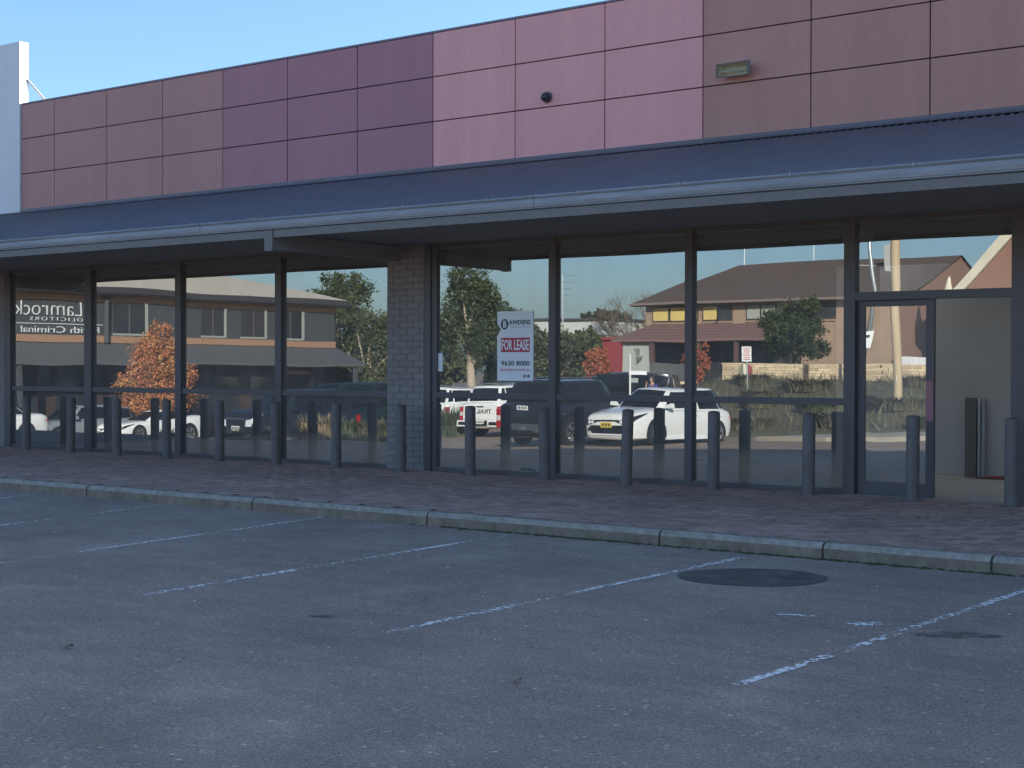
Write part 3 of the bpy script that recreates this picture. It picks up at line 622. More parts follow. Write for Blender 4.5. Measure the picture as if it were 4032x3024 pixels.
        for dy in (mid+.12,mid-1.0):
            MB().box(min(sgn*hw*.985,sgn*hw*1.012),max(sgn*hw*.985,sgn*hw*1.012),dy-.09,dy+.09,interp(top,mid)-.17,interp(top,mid)-.14).build('door_handle',Bp,root)
        dx=(lambda q:q)
        # lamps
        zn=interp(top,h2-.05); zt_=interp(top,-h2+.05)
        def surf(y,k):
            w_=wid(y); zt=interp(top,y); e=min(1,(h2-abs(y))/.12); end=1-(1-e)**2; zb=clear+(1-end)*.10; w_*=.93+.07*end; zt-=(1-end)*.05
            hl=[(w_*.985,zb+.20),(w_,lerp(zb,zt,.55)),(w_*.985,zt-.14),(w_*.93,zt-.045),(w_*.82,zt)]; q=int(min(k,3.999)); f=k-q
            return Vector((sgn*(lerp(hl[q][0],hl[q+1][0],f)+.010),y,lerp(hl[q][1],hl[q+1][1],f)))
        y0_=h2-(.62 if front=='slim' else .34)
        MB().grid(lambda u,v:surf(lerp(y0_,h2+.004,u),lerp(lerp(2.75,1.45,u),lerp(2.95,2.75,u),v))+Vector((0,.006*u,0)),8,4).build('headlight',TRIM if front=='slim' else LAMPW,root,True)
        zc_=interp(top,h2)-.05; xe=wid(h2)*.93*.965
        if front=='slim':
            pts=[(sgn*hw*.36,h2+.004,zc_-.11),(sgn*xe,h2+.004,zc_-.19),(sgn*xe,h2+.004,zc_-.05),(sgn*hw*.5,h2+.004,zc_-.06)]
            MB().prism(pts,(0,.012,0)).build('headlight_housing',TRIM,root)
            for q in (.54,.66): MB().lathe([(.05,h2+.016),(.045,h2+.024),(.01,h2+.028)],10,'Y',(sgn*hw*q,0,zc_-.115)).build('headlight_lens',LAMPW,root,True)
        else:
            MB().prism([(sgn*hw*.46,h2+.004,zc_-.27),(sgn*xe,h2+.004,zc_-.27),(sgn*xe,h2+.004,zc_-.06),(sgn*hw*.50,h2+.004,zc_-.09)],(0,.014,0)).build('headlight_lens',LAMPW,root)
        if rear=='slim':
            MB().prism([(sgn*hw*.50,-h2-.0,zt_-.30),(sgn*hw*.86,-h2+.06,zt_-.28),(sgn*hw*.94,-h2+.34,zt_-.16),(sgn*hw*.90,-h2+.08,zt_-.14),(sgn*hw*.50,-h2-.0,zt_-.18)],(sgn*.02,-.03,0)).build('tail_light',LAMPR,root)
        else:
            x0,x1=sorted((sgn*hw*.80,sgn*hw*.965)); MB().box(x0,x1,-h2-.012,-h2+.17,zt_-.62,zt_-.12).build('tail_light',LAMPR,root)
            MB().box(x0+.015,x1-.015,-h2-.018,-h2+.1,zt_-.43,zt_-.30).build('reversing_lens',LAMPC,root)
    # bumpers, grille, plates
    zn=interp(top,h2-.05)
    mb=MB().prism([(-hw*.60,h2-.03,clear+.15),(hw*.60,h2-.03,clear+.15),(hw*.74,h2-.03,clear+.24),(hw*.60,h2-.03,zn-.26),(-hw*.60,h2-.03,zn-.26),(-hw*.74,h2-.03,clear+.24)],(0,.042,0)); mb.build('grille',TRIM,root)
    MB().prism([(-hw*.60,h2-.02,clear+.115),(hw*.60,h2-.02,clear+.115),(hw*.68,h2-.05,clear+.26),(hw*.64,h2-.05,clear+.27),(hw*.57,h2-.02,clear+.15),(-hw*.57,h2-.02,clear+.15),(-hw*.64,h2-.05,clear+.27),(-hw*.68,h2-.05,clear+.26)],(0,.05,0)).build('bumper_lip',Bp if front=='slim' else CHROME,root)
    MB().box(-hw*.44,hw*.44,h2-.03,h2+.022,zn-.16,zn-.125).build('grille_bar',CHROME if front!='slim' else TRIM,root)
    zp=clear+.36
    def plate(y,z,m,s,nm='number_plate'):
        p=MB().box(-.186,.186,min(y,y+s*.012),max(y,y+s*.012),z-.062,z+.062).build(nm,m,root)
        for k,xx in enumerate((-.13,-.085,-.02,.025,.09,.135)):
            MB().box(xx-.014,xx+.014,min(y+s*.012,y+s*.0145),max(y+s*.012,y+s*.0145),z-.035,z+.035).build('plate_mark',TRIM,p)
    plate(h2+.02,zp,plate_f,1)
    if rear=='slim': plate(-h2-.012,interp(top,-h2)-.36,plate_r,-1)
    MB().box(-hw*.80,hw*.80,-h2-.035,-h2+.10,clear+.10,clear+.27).build('rear_bumper',TRIM if col[1][0]>.3 or rear=='ute' else Bp,root)
    for s in (-1,1): MB().box(min(s*hw*.93,s*hw*.995),max(s*hw*.93,s*hw*.995),ra+wr*1.25,fa-wr*1.25,clear-.01,clear+.06).build('sill',TRIM if front!='slim' else Bp,root)
    if bars:
        for s in (-1,1): MB().tube([(s*tw*.86,rf-.15,zr+.06),(s*tw*.86,rr_+.2,zr+.06)],.018,6).build('roof_rail',CHROME,root)
    if extra: extra(root,dict(h2=h2,hw=hw,top=top,clear=clear,Bp=Bp,zr=zr))
    return root
HATCH=dict(L=4.37,W=1.79,H=1.435,wb=2.64,wr=.325,fo=.93,clear=.16,top=[(-2.19,.93),(-1.9,1.00),(-1.2,.99),(.5,.93),(.95,.93),(1.5,.88),(1.95,.815),(2.12,.775),(2.19,.75)],gh=(1.05,.30,-1.55,-2.06,1.50,.68))
COUPE=dict(L=4.24,W=1.78,H=1.29,wb=2.57,wr=.32,fo=.86,clear=.14,top=[(-2.12,.92),(-1.8,.95),(-1.0,.90),(.4,.84),(.9,.84),(1.5,.79),(1.9,.73),(2.06,.69),(2.12,.66)],gh=(.85,.0,-.75,-1.75,1.29,.62))
SEDAN=dict(L=4.75,W=1.82,H=1.46,wb=2.78,wr=.33,fo=.95,clear=.16,top=[(-2.37,.93),(-2.1,1.02),(-1.5,1.0),(.4,.94),(1.0,.93),(1.7,.87),(2.1,.81),(2.31,.77),(2.37,.74)],gh=(1.05,.25,-.95,-1.75,1.46,.66))
WAGON=dict(L=4.7,W=1.80,H=1.50,wb=2.72,wr=.33,fo=.95,clear=.17,top=[(-2.35,.95),(-2.2,1.0),(-1.5,.99),(.4,.95),(1.0,.94),(1.7,.88),(2.1,.83),(2.29,.79),(2.35,.76)],gh=(1.05,.30,-1.90,-2.25,1.50,.70))
SUV=dict(L=4.83,W=1.90,H=1.84,wb=2.80,wr=.385,fo=.95,clear=.25,top=[(-2.41,1.10),(-2.2,1.16),(-1.2,1.15),(.5,1.12),(1.0,1.12),(1.7,1.09),(2.1,1.06),(2.35,1.02),(2.41,.98)],gh=(1.05,.42,-1.95,-2.28,1.84,.74),front='tall',rear='ute')
UTE=dict(L=5.30,W=1.88,H=1.85,wb=3.22,wr=.39,fo=.95,clear=.28,top=[(-2.65,1.14),(-2.4,1.16),(-1.2,1.16),(.7,1.13),(1.2,1.13),(1.9,1.11),(2.3,1.08),(2.59,1.04),(2.65,1.0)],gh=(1.25,.62,-2.30,-2.55,1.85,.76),front='tall',rear='ute')
VAN=dict(L=5.1,W=1.92,H=2.1,wb=3.1,wr=.35,fo=.95,clear=.22,top=[(-2.55,1.18),(-2.3,1.22),(0,1.22),(1.4,1.20),(1.9,1.14),(2.3,1.08),(2.49,1.0),(2.55,.95)],gh=(1.75,1.05,-2.30,-2.46,2.08,.80),front='tall',rear='ute')
WHT=('white',(.80,.80,.77)); BLK=('black',(.018,.019,.022)); SIL=('silver',(.22,.235,.25)); BLU=('blue',(.025,.05,.19)); NAVY=('navy',(.016,.021,.032),.42); TEAL=('dark_teal',(.012,.022,.026),.45); GREY=('dark_grey',(.06,.065,.075)); RED=('red',(.38,.02,.03))
def place(x,y): return (x,y,G(x,y))
def suv_extra(root,d):
    h2=d['h2']; MB().box(-.42,.42,-h2-.14,-h2-.03,.36,.46).build('tow_bar',TRIM,root); MB().tube([(0,-h2-.12,.44),(0,-h2-.16,.54)],.028,8).build('tow_ball',CHROME,root)
    MB().prism([(-.75,-h2-.06,.40),(.75,-h2-.06,.40),(.62,-h2-.07,.62),(-.62,-h2-.07,.62)],(0,.05,0)).build('bumper_step',CHROME,root)
    p=MB().box(-.186,.186,-h2-.03,-h2-.012,.98,1.10).build('number_plate',PLW,root)
    for xx in (-.13,-.085,-.02,.025,.09,.135): MB().box(xx-.014,xx+.014,-h2-.0325,-h2-.03,1.005,1.075).build('plate_mark',TRIM,p)
def ute_extra(root,d):
    h2,hw=d['h2'],d['hw']
    tg=MB().box(-hw*.79,hw*.79,-h2-.022,-h2+.02,.60,1.07).build('tailgate',d['Bp'],root)
    text('tailgate_lettering','TRAIL',.20,TRIM,tg,(-.18,-h2-.024,.84),(R(90),0,0),xscale=1.25,bold=.004); text('tailgate_lettering','AR',.20,TRIM,tg,(.52,-h2-.024,.84),(R(90),0,0),xscale=1.2,bold=.004)
    for s in (-1,1):
        x0,x1=sorted((s*hw*.45,s*hw*.98)); b=MB().box(x0,x1,-h2-.14,-h2-.05,.36,.56).build('bumper_corner',d['Bp'],root); MB().box(x0+.06,x1-.06,-h2-.145,-h2-.14,.405,.515).build('step_pad',TRIM,b)
    p=MB().box(-.186,.186,-h2-.05,-h2-.035,.44,.56).build('number_plate',PLW,root)
    for xx in (-.13,-.085,-.02,.025,.09,.135): MB().box(xx-.014,xx+.014,-h2-.0525,-h2-.05,.465,.535).build('plate_mark',TRIM,p)
    MB().box(-.16,.16,-h2-.03,-h2-.022,.985,1.03).build('tailgate_handle',TRIM,root)
car('hatchback','white hatchback parked nose in with yellow number plate, reflected in middle windows',place(-21.25,-18.1),R(8),WHT,plate_f=PLY,**HATCH)
car('suv','black four wheel drive with tow bar beside the white hatchback, reflected right of brick pier',place(-24.1,-18.1),R(182),BLK,extra=suv_extra,bars=True,**SUV)
car('utility','white utility with canopy and lettered tailgate, reflected right of brick pier',place(-32.15,-26.7),R(181),WHT,extra=ute_extra,bars=True,cat='utility',**UTE)
car('station_wagon','white wagon behind the white utility, reflected at left edge of its window',place(-39.8,-33.0),R(184),WHT,bars=True,**dict(SUV,L=4.7))
car('suv','dark navy four wheel drive by the planted island, reflected left of brick pier',place(-35.2,-17.75),R(2),NAVY,plate_f=PLW,**SUV)
car('van','dark teal van behind the dry grass tussock, reflected left of brick pier',place(-37.9,-23.4),R(2),TEAL,cat='van',**VAN)
car('coupe','low white coupe parked nose in below the orange tree, reflected in left windows',place(-45.9,-20.7),R(0),WHT,**COUPE)
car('hatchback','bright blue car with clear headlights beside the white coupe, reflected in left windows',place(-49.9,-23.9),R(0),BLU,**HATCH)
car('station_wagon','silver wagon between the bollards at far left, reflected in the leftmost window',place(-47.6,-18.6),R(2),SIL,**dict(WAGON,H=1.6))
car('sedan','white sedan cut by the left edge of the leftmost window, reflected',place(-45.2,-12.6),R(3),WHT,**SEDAN)
car('hatchback','red car behind the white sedan, reflected at the far left window edge',place(-50.0,-14.2),R(3),RED,**HATCH)
car('hatchback','blue hatchback seen from behind with red tail lights, reflected beside brick pier',place(-42.0,-30.4),R(172),BLU,**HATCH)
car('sedan','dark grey sedan on the street behind the grass bank, reflected in the door glass',place(-32.0,-55.5),R(196),GREY,**SEDAN)
car('station_wagon','silver wagon with red tail light on the street, reflected in the door glass',place(-26.3,-51.5),R(168),SIL,plate_r=PLY,**WAGON)
car('van','black van behind the person in blue, reflected above the white hatchback',place(-33.6,-35.6),R(70),BLK,cat='van',**dict(VAN,H=2.05))

# ------------------------------------------------------------------ street behind the viewer: islands, bank, walls
MULCH=mat('dry_mulch_soil',(.17,.12,.075),rough=.95,var=.3,scale=9,bump=.6,bscale=30)
SANDK=mat('pale_island_kerb',(.36,.32,.25),rough=.9,var=.18,scale=6)
TURF=mat('dry_bank_turf',(.115,.10,.052),rough=.95,var=.35,scale=3.5,bump=.8,bscale=14)
ROADP=mat('red_brick_crossing',(.20,.10,.085),rough=.85,var=.2,scale=4)
STRAW=mat('straw_grass',(.27,.20,.115),rough=.85,var=.2,scale=7,rnd=.3); GREENG=mat('green_strap_grass',(.075,.090,.042),rough=.7,var=.2,scale=7,rnd=.35); OLIVE=mat('olive_dry_grass',(.125,.108,.058),rough=.8,var=.2,scale=7,rnd=.35)
def island(name,pts,h,label,fillm=MULCH):
    c=Vector((sum(p[0] for p in pts)/len(pts),sum(p[1] for p in pts)/len(pts))); n=len(pts); mb=MB()
    for (x,y) in pts: z=G(x,y); mb.v+= [(x,y,z-.05),(x,y,z+h-.02),(x+(c.x-x)*.01,y+(c.y-y)*.03,z+h)]
    inn=[]
    for (x,y) in pts:
        d=Vector((c.x-x,c.y-y)); d*=min(.16/d.length,.5); inn.append((x+d.x,y+d.y))
    for (x,y) in inn: mb.v.append((x,y,G(x,y)+h))
    for i in range(n):
        j=(i+1)%n; mb.f+= [(3*i,3*j,3*j+1,3*i+1),(3*i+1,3*j+1,3*j+2,3*i+2),(3*i+2,3*j+2,3*n+j,3*n+i)]
    k=mb.build(name,SANDK); tag(k,label,'island',kind='structure')
    m2=MB(); m2.v=[(c.x,c.y,G(c.x,c.y)+h+.07)]+[(x,y,G(x,y)+h-.01) for x,y in inn]; m2.f=[(0,1+i,1+(i+1)%n) for i in range(n)]
    m2.build('soil_bed',fillm,k); return k
island('planted_island',[(-39,-14.3),(-36,-14.0),(-33,-13.8),(-30,-13.9),(-27.6,-14.3),(-27.2,-15.0),(-28,-15.6),(-31,-15.7),(-33,-15.1),(-39,-15.0)],.15,'long planted island with pale kerb, reflected below the dry tussocks')
island('planted_island',[(-30.2,-27.6),(-28.4,-27.4),(-24.6,-27.2),(-24.0,-28.6),(-25.5,-31),(-28.5,-31.4),(-30.2,-31)],.22,'planted island under the person in blue, reflected behind the hatchback')
island('planted_island',[(-19.6,-20.6),(-17,-19.6),(-13.5,-19.9),(-11.8,-21.2),(-12.5,-22.4),(-16,-22.3),(-19.2,-21.9)],.13,'pale kerbed traffic island, reflected right of the white hatchback',SANDK)
def bank_h(x,y):
    t=min(max((-24.6-y)/13.5,0),1); t=t*t*(3-2*t); e=min(max((x+33.5)/4,0),1)*min(max((-9-x)/5,0),1)
    return G(x,y)+(.16 if t>0 else -.04)*e+(1.08-G(x,y)-.16)*t*e
mb=MB().grid(lambda u,v:(lerp(-34,-8,u),lerp(-24.3,-39.4,v),bank_h(lerp(-34,-8,u),lerp(-24.3,-39.4,v))-.02),52,32)
bank=tag(mb.build('grass_bank',TURF,smooth=True),'sloping bank of dry grass, reflected in the right hand windows','bank',kind='structure')
mb=MB().grid(lambda u,v:(lerp(-34,-8,u),lerp(-39.38,-46,v),lerp(bank_h(lerp(-34,-8,u),-39.4)-.02,G(lerp(-34,-8,u),-46)-.1,v*v*(3-2*v))),26,8)
tag(mb.build('grass_bank',TURF,smooth=True),'far side of the grass bank falling to the street','bank',kind='structure')
strip('road_line',PAINT,(-24,-23.6),(-14,-23.2),.12,'white line on the street, reflected below the grass bank','road line')
strip('road_line',PAINT,(-30,-13.2),(-16,-13.6),.10,'white line along the edge of the building shadow, reflected','road line')
tag(MB().quad((-26,-24.2,G(-26,-24.2)+.006),(-17,-23.9,G(-17,-23.9)+.006),(-16,-24.5,G(-16,-24.5)+.006),(-26,-25,G(-26,-25)+.006)).build('brick_crossing',ROADP),'red brick crossing strip below the bank',None,kind='structure')
def tuft_mesh(h,wd,n,seed,m,lean=.5,name='tuft'):
    r=random.Random(seed); mb=MB()
    for i in range(n):
        a=r.uniform(0,2*PI); rad=wd*.35*math.sqrt(r.random()); x,y=rad*math.cos(a),rad*math.sin(a); hh=h*r.uniform(.55,1.05); out=r.uniform(.1,1)*lean*hh
        b=a+r.gauss(0,.5); dx,dy=math.cos(b)*out,math.sin(b)*out; w_=r.uniform(.010,.022); px,py=-math.sin(b)*w_,math.cos(b)*w_
        mb.add([(x-px,y-py,-.02),(x+px,y+py,-.02),(x+dx*.35+px,y+dy*.35+py,hh*.62),(x+dx*.35-px,y+dy*.35-py,hh*.62),(x+dx,y+dy,hh*r.uniform(.75,1.0))],[(0,1,2,3),(3,2,4)])
    me=mb.mesh(name,fix=False); me.materials.append(m); return me
tm={}
for k,m in (('s',STRAW),('g',GREENG),('o',OLIVE)):
    for v in range(2): tm[k,v]=tuft_mesh(1,1.15,420,v+ord(k),m,name='grass_blades')
def tuft(x,y,z,h,wd,k,label,i=0):
    o=tag(link('grass_tussock',tm[k,i%2],None,(x,y,z)),label,'grass','grass tussocks reflected in the windows'); o.scale=(wd,wd,h); o.rotation_euler=(0,0,random.uniform(0,6)); return o
for i,(x,y,h,wd,k,lb) in enumerate([(-32.7,-14.5,.55,.8,'g','small green tussock left of the big dry one on the planted island'),(-31.1,-14.8,.98,1.35,'s','big straw coloured tussock on the planted island'),(-31.5,-15.3,.95,1.0,'g','green tussock tucked behind the big dry one'),
    (-29.9,-14.9,.85,1.1,'g','green tussock right of the big dry one'),(-28.9,-14.9,.75,1.0,'o','olive tussock in the middle of the planted island'),(-28.1,-14.9,.7,1.0,'g','last green tussock at the right end of the planted island'),(-34.6,-14.55,.5,.8,'g','green tussock at the left wing of the planted island'),(-37.6,-14.6,.5,.8,'s','straw tussock below the navy four wheel drive')]):
    tuft(x,y,G(x,y)+.16,h,wd,k,lb,i)
for i,(x,y,h) in enumerate([(-34.4,-25.0,1.2),(-33.7,-24.9,1.0),(-35.2,-25.2,.95)]): tuft(x,y,G(x,y),h,1.4,'g','blue green strap leaf clump beside the white utility, %s of three'%('middle','right','left')[i],i)
mb=MB(); r=random.Random(21)
for i in range(5200):
    x=r.uniform(-32,-9); y=r.uniform(-39,-25); 
    z=bank_h(x,y)-.03; h=r.uniform(.15,.42); a=r.uniform(0,6.3); w_=.02; dx,dy=math.cos(a),math.sin(a); l=h*r.uniform(.2,.9)
    mb.add([(x-dy*w_,y+dx*w_,z),(x+dy*w_,y-dx*w_,z),(x+dx*l,y+dy*l,z+h)],[(0,1,2)])
tag(mb.build('bank_grass',OLIVE,fix=False),'dry grass covering the bank','grass',None,'stuff')
r=random.Random(4); zone=['low on','half way up','high on']
for i in range(18):
    x=-29.5+i*1.05+r.gauss(0,.3); y=(-26.3,-30.2,-34.6)[i%3]+r.gauss(0,.7)
    tuft(x,y,bank_h(x,y)-.03,r.uniform(.35,.62),r.uniform(1.4,2.1),'ooog'[i%4],'%s clump %s the grass bank, %s from the left'%({'o':'olive','g':'green'}['ooog'[i%4]],zone[i%3],ORD(i)),i)

BRK=mat('tan_brick',(.33,.225,.155),rough=.85,var=.14,scale=9,var2=.10,scale2=2,bump=.3,bscale=30)
BRR=mat('red_brown_brick',(.27,.145,.105),rough=.85,var=.16,scale=12,var2=.10,scale2=2,bump=.3,bscale=30,stretch=(1,1,3))
ORB=mat('orange_brick_band',(.36,.205,.125),rough=.85,var=.15,scale=5,stretch=(1,1,3)); GRYR=mat('charcoal_render',(.058,.061,.064),rough=.8,var=.05,scale=2)
ROOFT=mat('tan_metal_roof',(.62,.54,.41),rough=.6,var=.05,scale=2); TILE=mat('brown_roof_tile',(.115,.078,.062),rough=.85,var=.2,scale=7,var2=.12,scale2=1); TILER=mat('maroon_roof_tile',(.19,.105,.095),rough=.85,var=.18,scale=7)
DGLASS=mat('dark_building_glass',(.03,.035,.04),rough=.08); STONE=mat('pale_sandstone',(.50,.39,.25),rough=.9,var=.2,scale=8,rnd=.25); CREAM=mat('cream_paint',(.66,.60,.46),rough=.7,var=.05,scale=3); BLIND=mat('yellow_blind',(.62,.47,.16),rough=.8); REDW=mat('red_painted_wall',(.27,.04,.042),rough=.7,var=.08,scale=2); BROWNW=mat('dark_brown_shopfront',(.06,.035,.03),rough=.7,var=.2,scale=2); PALEW=mat('pale_grey_wall',(.40,.42,.38),rough=.8,var=.08,scale=1.5)
SILLM=mat('grey_window_reveal',(.33,.34,.30),rough=.7)

# --- solicitors' building (front faces +x)
sb=empty('office_building',(-57,-25,G(-53,-25)),0,'charcoal two storey office with orange brick bands and lettered sign, reflected in left windows','building')
X0=-53.0; YA,YB=-38.3,-6.0
P(MB().box(-66,X0-.02,YA,YB,-2.4,4.98),'wall',GRYR,sb)
P(MB().box(X0-.02,X0+.05,YA-.05,YB,4.36,4.66),'brick_band',ORB,sb); P(MB().box(X0-.02,X0+.05,YA-.05,YB,2.62,2.92),'brick_band',ORB,sb)
P(MB().box(X0-.02,X0+.01,YA,YB,-2.2,2.62),'ground_floor_front',BROWNW,sb)
P(MB().box(X0-.02,X0+.55,YA-.55,YB,4.66,4.80),'soffit',GRYR,sb); P(MB().box(X0+.50,X0+.62,YA-.6,YB,4.72,4.99),'gutter',mat('dark_gutter',(.05,.05,.055),rough=.5),sb)
P(MB().add([(X0+.56,YA-.6,4.99),(X0+.56,YB,4.99),(-59,YB,6.7),(-59,-33.8,6.7),(-66,YA-.6,4.99),(-66,YB,4.99)],[(0,1,2,3),(0,3,4),(3,2,5,4)]),'roof',ROOFT,sb)
for y0,y1,lt in ((-26.17,-24.57,0),(-30.94,-29.46,0),(-33.45,-32.0,0),(-36.1,-34.7,0)):
    wn=P(MB().box(X0-.01,X0+.06,y0-.10,y1+.03,2.95,3.04).box(X0-.01,X0+.05,y0-.13,y0,3.04,4.36),'window',SILLM,sb); P(MB().box(X0-.018,X0+.012,y0,y1,3.04,4.33),'glazing',DGLASS,wn)
    P(MB().box(X0+.012,X0+.03,(y0+y1)/2-.03,(y0+y1)/2+.03,3.04,4.33),'glazing_bar',FRAME,wn)
P(MB().add([(X0,YA-.2,2.60),(X0,YB,2.60),(-50.9,YB,1.78),(-50.9,YA-.2,1.78),(-50.9,YB,1.66),(-50.9,YA-.2,1.66),(X0,YA-.2,1.72),(X0,YB,1.72)],[(0,1,2,3),(3,2,4,5),(5,4,7,6),(0,3,5,6)]),'street_awning',mat('grey_awning_metal',(.105,.108,.108),rough=.6,var=.05,scale=2),sb)
P(MB().tube([(X0+.14,-24.1,2.62),(X0+.14,-24.1,4.75)],.11,8),'downpipe',GRYR,sb); P(MB().box(X0+.02,X0+.30,-24.35,-23.85,4.55,4.75),'rain_head',GRYR,sb)
P(MB().box(X0+.05,X0+.35,-23.75,-23.3,4.76,4.90),'sign_lamp',CREAM,sb)
SIGNW=mat('pale_sign_letters',(.66,.69,.69),rough=.6)
def stx(body,size,yc,zc,w_,h,m=SIGNW,bold=0.,spacing=1.,nm='lettering'):
    me=text_mesh(body,size,.03,1.,spacing,bold); a=[v.co.x for v in me.vertices]; b=[v.co.y for v in me.vertices]
    me.transform(Matrix.Diagonal((w_/(max(a)-min(a)),h/(max(b)-min(b)),1,1))@Matrix.Translation((-(max(a)+min(a))/2,-(max(b)+min(b))/2,0)))
    me.materials.clear(); me.materials.append(m); o=link(nm,me,sb,Vector((X0+.02,yc,zc))-sb.location); o.rotation_euler=(R(90),0,R(90)); return o
stx('Lamrock',.6,-21.12,4.02,3.12,.60,bold=-.008); stx('SOLICITORS',.25,-21.65,3.57,2.6,.15,spacing=1.4,bold=-.002)
P(MB().box(X0-.01,X0+.03,-24.0,-17.5,3.36,3.39),'sign_rule',SIGNW,sb); stx('Penrith Criminal L',.3,-21.6,3.14,4.4,.27,bold=-.001)
for i,y in enumerate((-36.2,-33.4,-30.8,-28.0,-25.2,-22.4,-19.6,-16.8)):
    sw=P(MB().box(X0-.01,X0+.05,y-1.0,y+1.0,-1.0,1.2),'shop_window',BROWNW,sb); P(MB().box(X0+.03,X0+.07,y-.9,y+.9,-.9,1.1),'glazing',DGLASS,sw)
P(MB().box(X0+.01,X0+.08,-36.6,-34.4,1.28,1.48),'shop_sign',mat('faded_sign',(.33,.25,.20),rough=.7),sb)
for y in (-37.9,-18.4): P(MB().box(-51.15,-50.97,y-.09,y+.09,G(-51,y)-.1,1.68),'awning_post',GRYR,sb)

# --- restaurant building (front faces +y)
rb=empty('brick_building',(-39,-63,0),0,'tan brick two storey building with brown tiled roof and yellow blinds, reflected in right windows','building')
Yf=-58.5
P(MB().box(-46.5,-31.35,-77.5,Yf,-.6,5.35),'wall',BRK,rb)
ro=P(MB().add([(-47.3,Yf+.75,5.42),(-31.1,Yf+.75,5.42),(-31.1,-68,8.33),(-45.6,-68,8.33),(-47.3,-78.3,5.42),(-31.1,-78.3,5.42)],[(0,1,2,3),(0,3,4),(3,2,5,4)]),'roof',TILE,rb)
P(MB().box(-47.3,-31.1,Yf,Yf+.74,5.28,5.40),'eaves',mat('brown_eaves',(.08,.06,.055),rough=.7),rb)
P(MB().box(-47.32,-31.1,Yf+.74,Yf+.86,5.33,5.47),'gutter',mat('brown_gutter',(.20,.15,.13),rough=.6),rb)
P(MB().prism([(-31.35,Yf,5.35),(-31.35,-77.5,5.35),(-31.35,-68,8.28)],(.12,0,0)),'gable_wall',BRR,rb); P(MB().box(-31.35,-31.2,-77.5,Yf,-.6,5.35),'end_wall',BRR,rb)
for x0,x1,mm in ((-45.88,-44.77,BLIND),(-44.59,-43.5,BLIND),(-43.06,-42.08,BLIND),(-41.99,-41.0,DGLASS),(-39.9,-39.05,SILLM),(-38.97,-38.1,SILLM),(-36.2,-34.6,DGLASS)):
    wn=P(MB().box(x0-.08,x1+.08,Yf-.01,Yf+.03,4.28,5.22),'window',mat('bronze_frame',(.06,.045,.04),rough=.5),rb); P(MB().box(x0,x1,Yf+.03,Yf+.04,4.38,5.16),'blind' if mm is BLIND else 'glazing',mm,wn)
    P(MB().box(x0-.1,x1+.1,Yf+.0,Yf+.09,4.17,4.27),'sill',BRK,wn)
pr=P(MB().add([(-46.2,Yf-.02,4.12),(-37.4,Yf-.02,4.12),(-36.4,-55.9,3.22),(-47.6,-55.9,3.22),(-36.4,-55.9,3.05),(-47.6,-55.9,3.05),(-46.2,Yf,3.05),(-37.4,Yf,3.05)],[(0,1,2,3),(3,2,4,5),(5,4,7,6),(0,3,5,6),(1,7,4,2)]),'verandah_roof',TILER,rb)
for k in range(5):
    t=(k+.5)/5; P(MB().tube([(lerp(-46.2,-47.6,t),lerp(Yf,-55.9,t),lerp(4.12,3.22,t)+.02),(lerp(-37.4,-36.4,t),lerp(Yf,-55.9,t),lerp(4.12,3.22,t)+.02)],.035,5),'tile_course',TILER,pr)
P(MB().box(-46.0,-36.6,Yf,Yf+.03,-.5,3.05),'shopfront',mat('dark_shopfront',(.03,.032,.035),rough=.4),rb)
gw=P(MB().box(-47.0,-44.9,-56.6,-56.4,-.5,3.05),'side_screen',PALEW,rb)
GRAF=mat('dark_graffiti',(.05,.05,.05),rough=.7); rg=random.Random(8)
for k in range(5):
    cx,cz=-46.0+.35*rg.random(),1.6+.9*rg.random(); P(MB().tube([(cx+.28*math.sin(i*1.3+k)*rg.uniform(.5,1),-56.385,cz+.22*math.cos(i*1.7+k*2)) for i in range(7)],.02,4),'graffiti_stroke',GRAF,gw)
for x in (-44.6,-42.0,-39.4,-36.7): P(MB().box(x-.12,x+.12,-56.3,-56.06,-.5,3.06),'verandah_post',mat('brown_post',(.10,.05,.04),rough=.7),rb)
for x in (-43.3,-40.7,-38.0):
    wn=P(MB().box(x-.9,x+.9,Yf+.03,Yf+.06,1.0,2.5),'shop_window',mat('bronze_frame',(.06,.045,.04)),rb); P(MB().box(x-.8,x+.8,Yf+.06,Yf+.07,1.1,2.4),'glazing',DGLASS,wn)
mb=MB().box(-34.6,-34.2,-66,-65.6,7.0,8.7); P(mb,'chimney',mat('pale_flue',(.45,.45,.42),rough=.6),rb)
P(MB().box(-37.6,-35.4,-66.4,-66.3,7.86,7.92),'ridge_vent',SILLM,rb)
for x,h in ((-45.2,2.4),(-40.4,2.6)): P(MB().tube([(x,-68,8.3),(x,-68,8.3+h)],.03,5),'mast',GALV,rb)
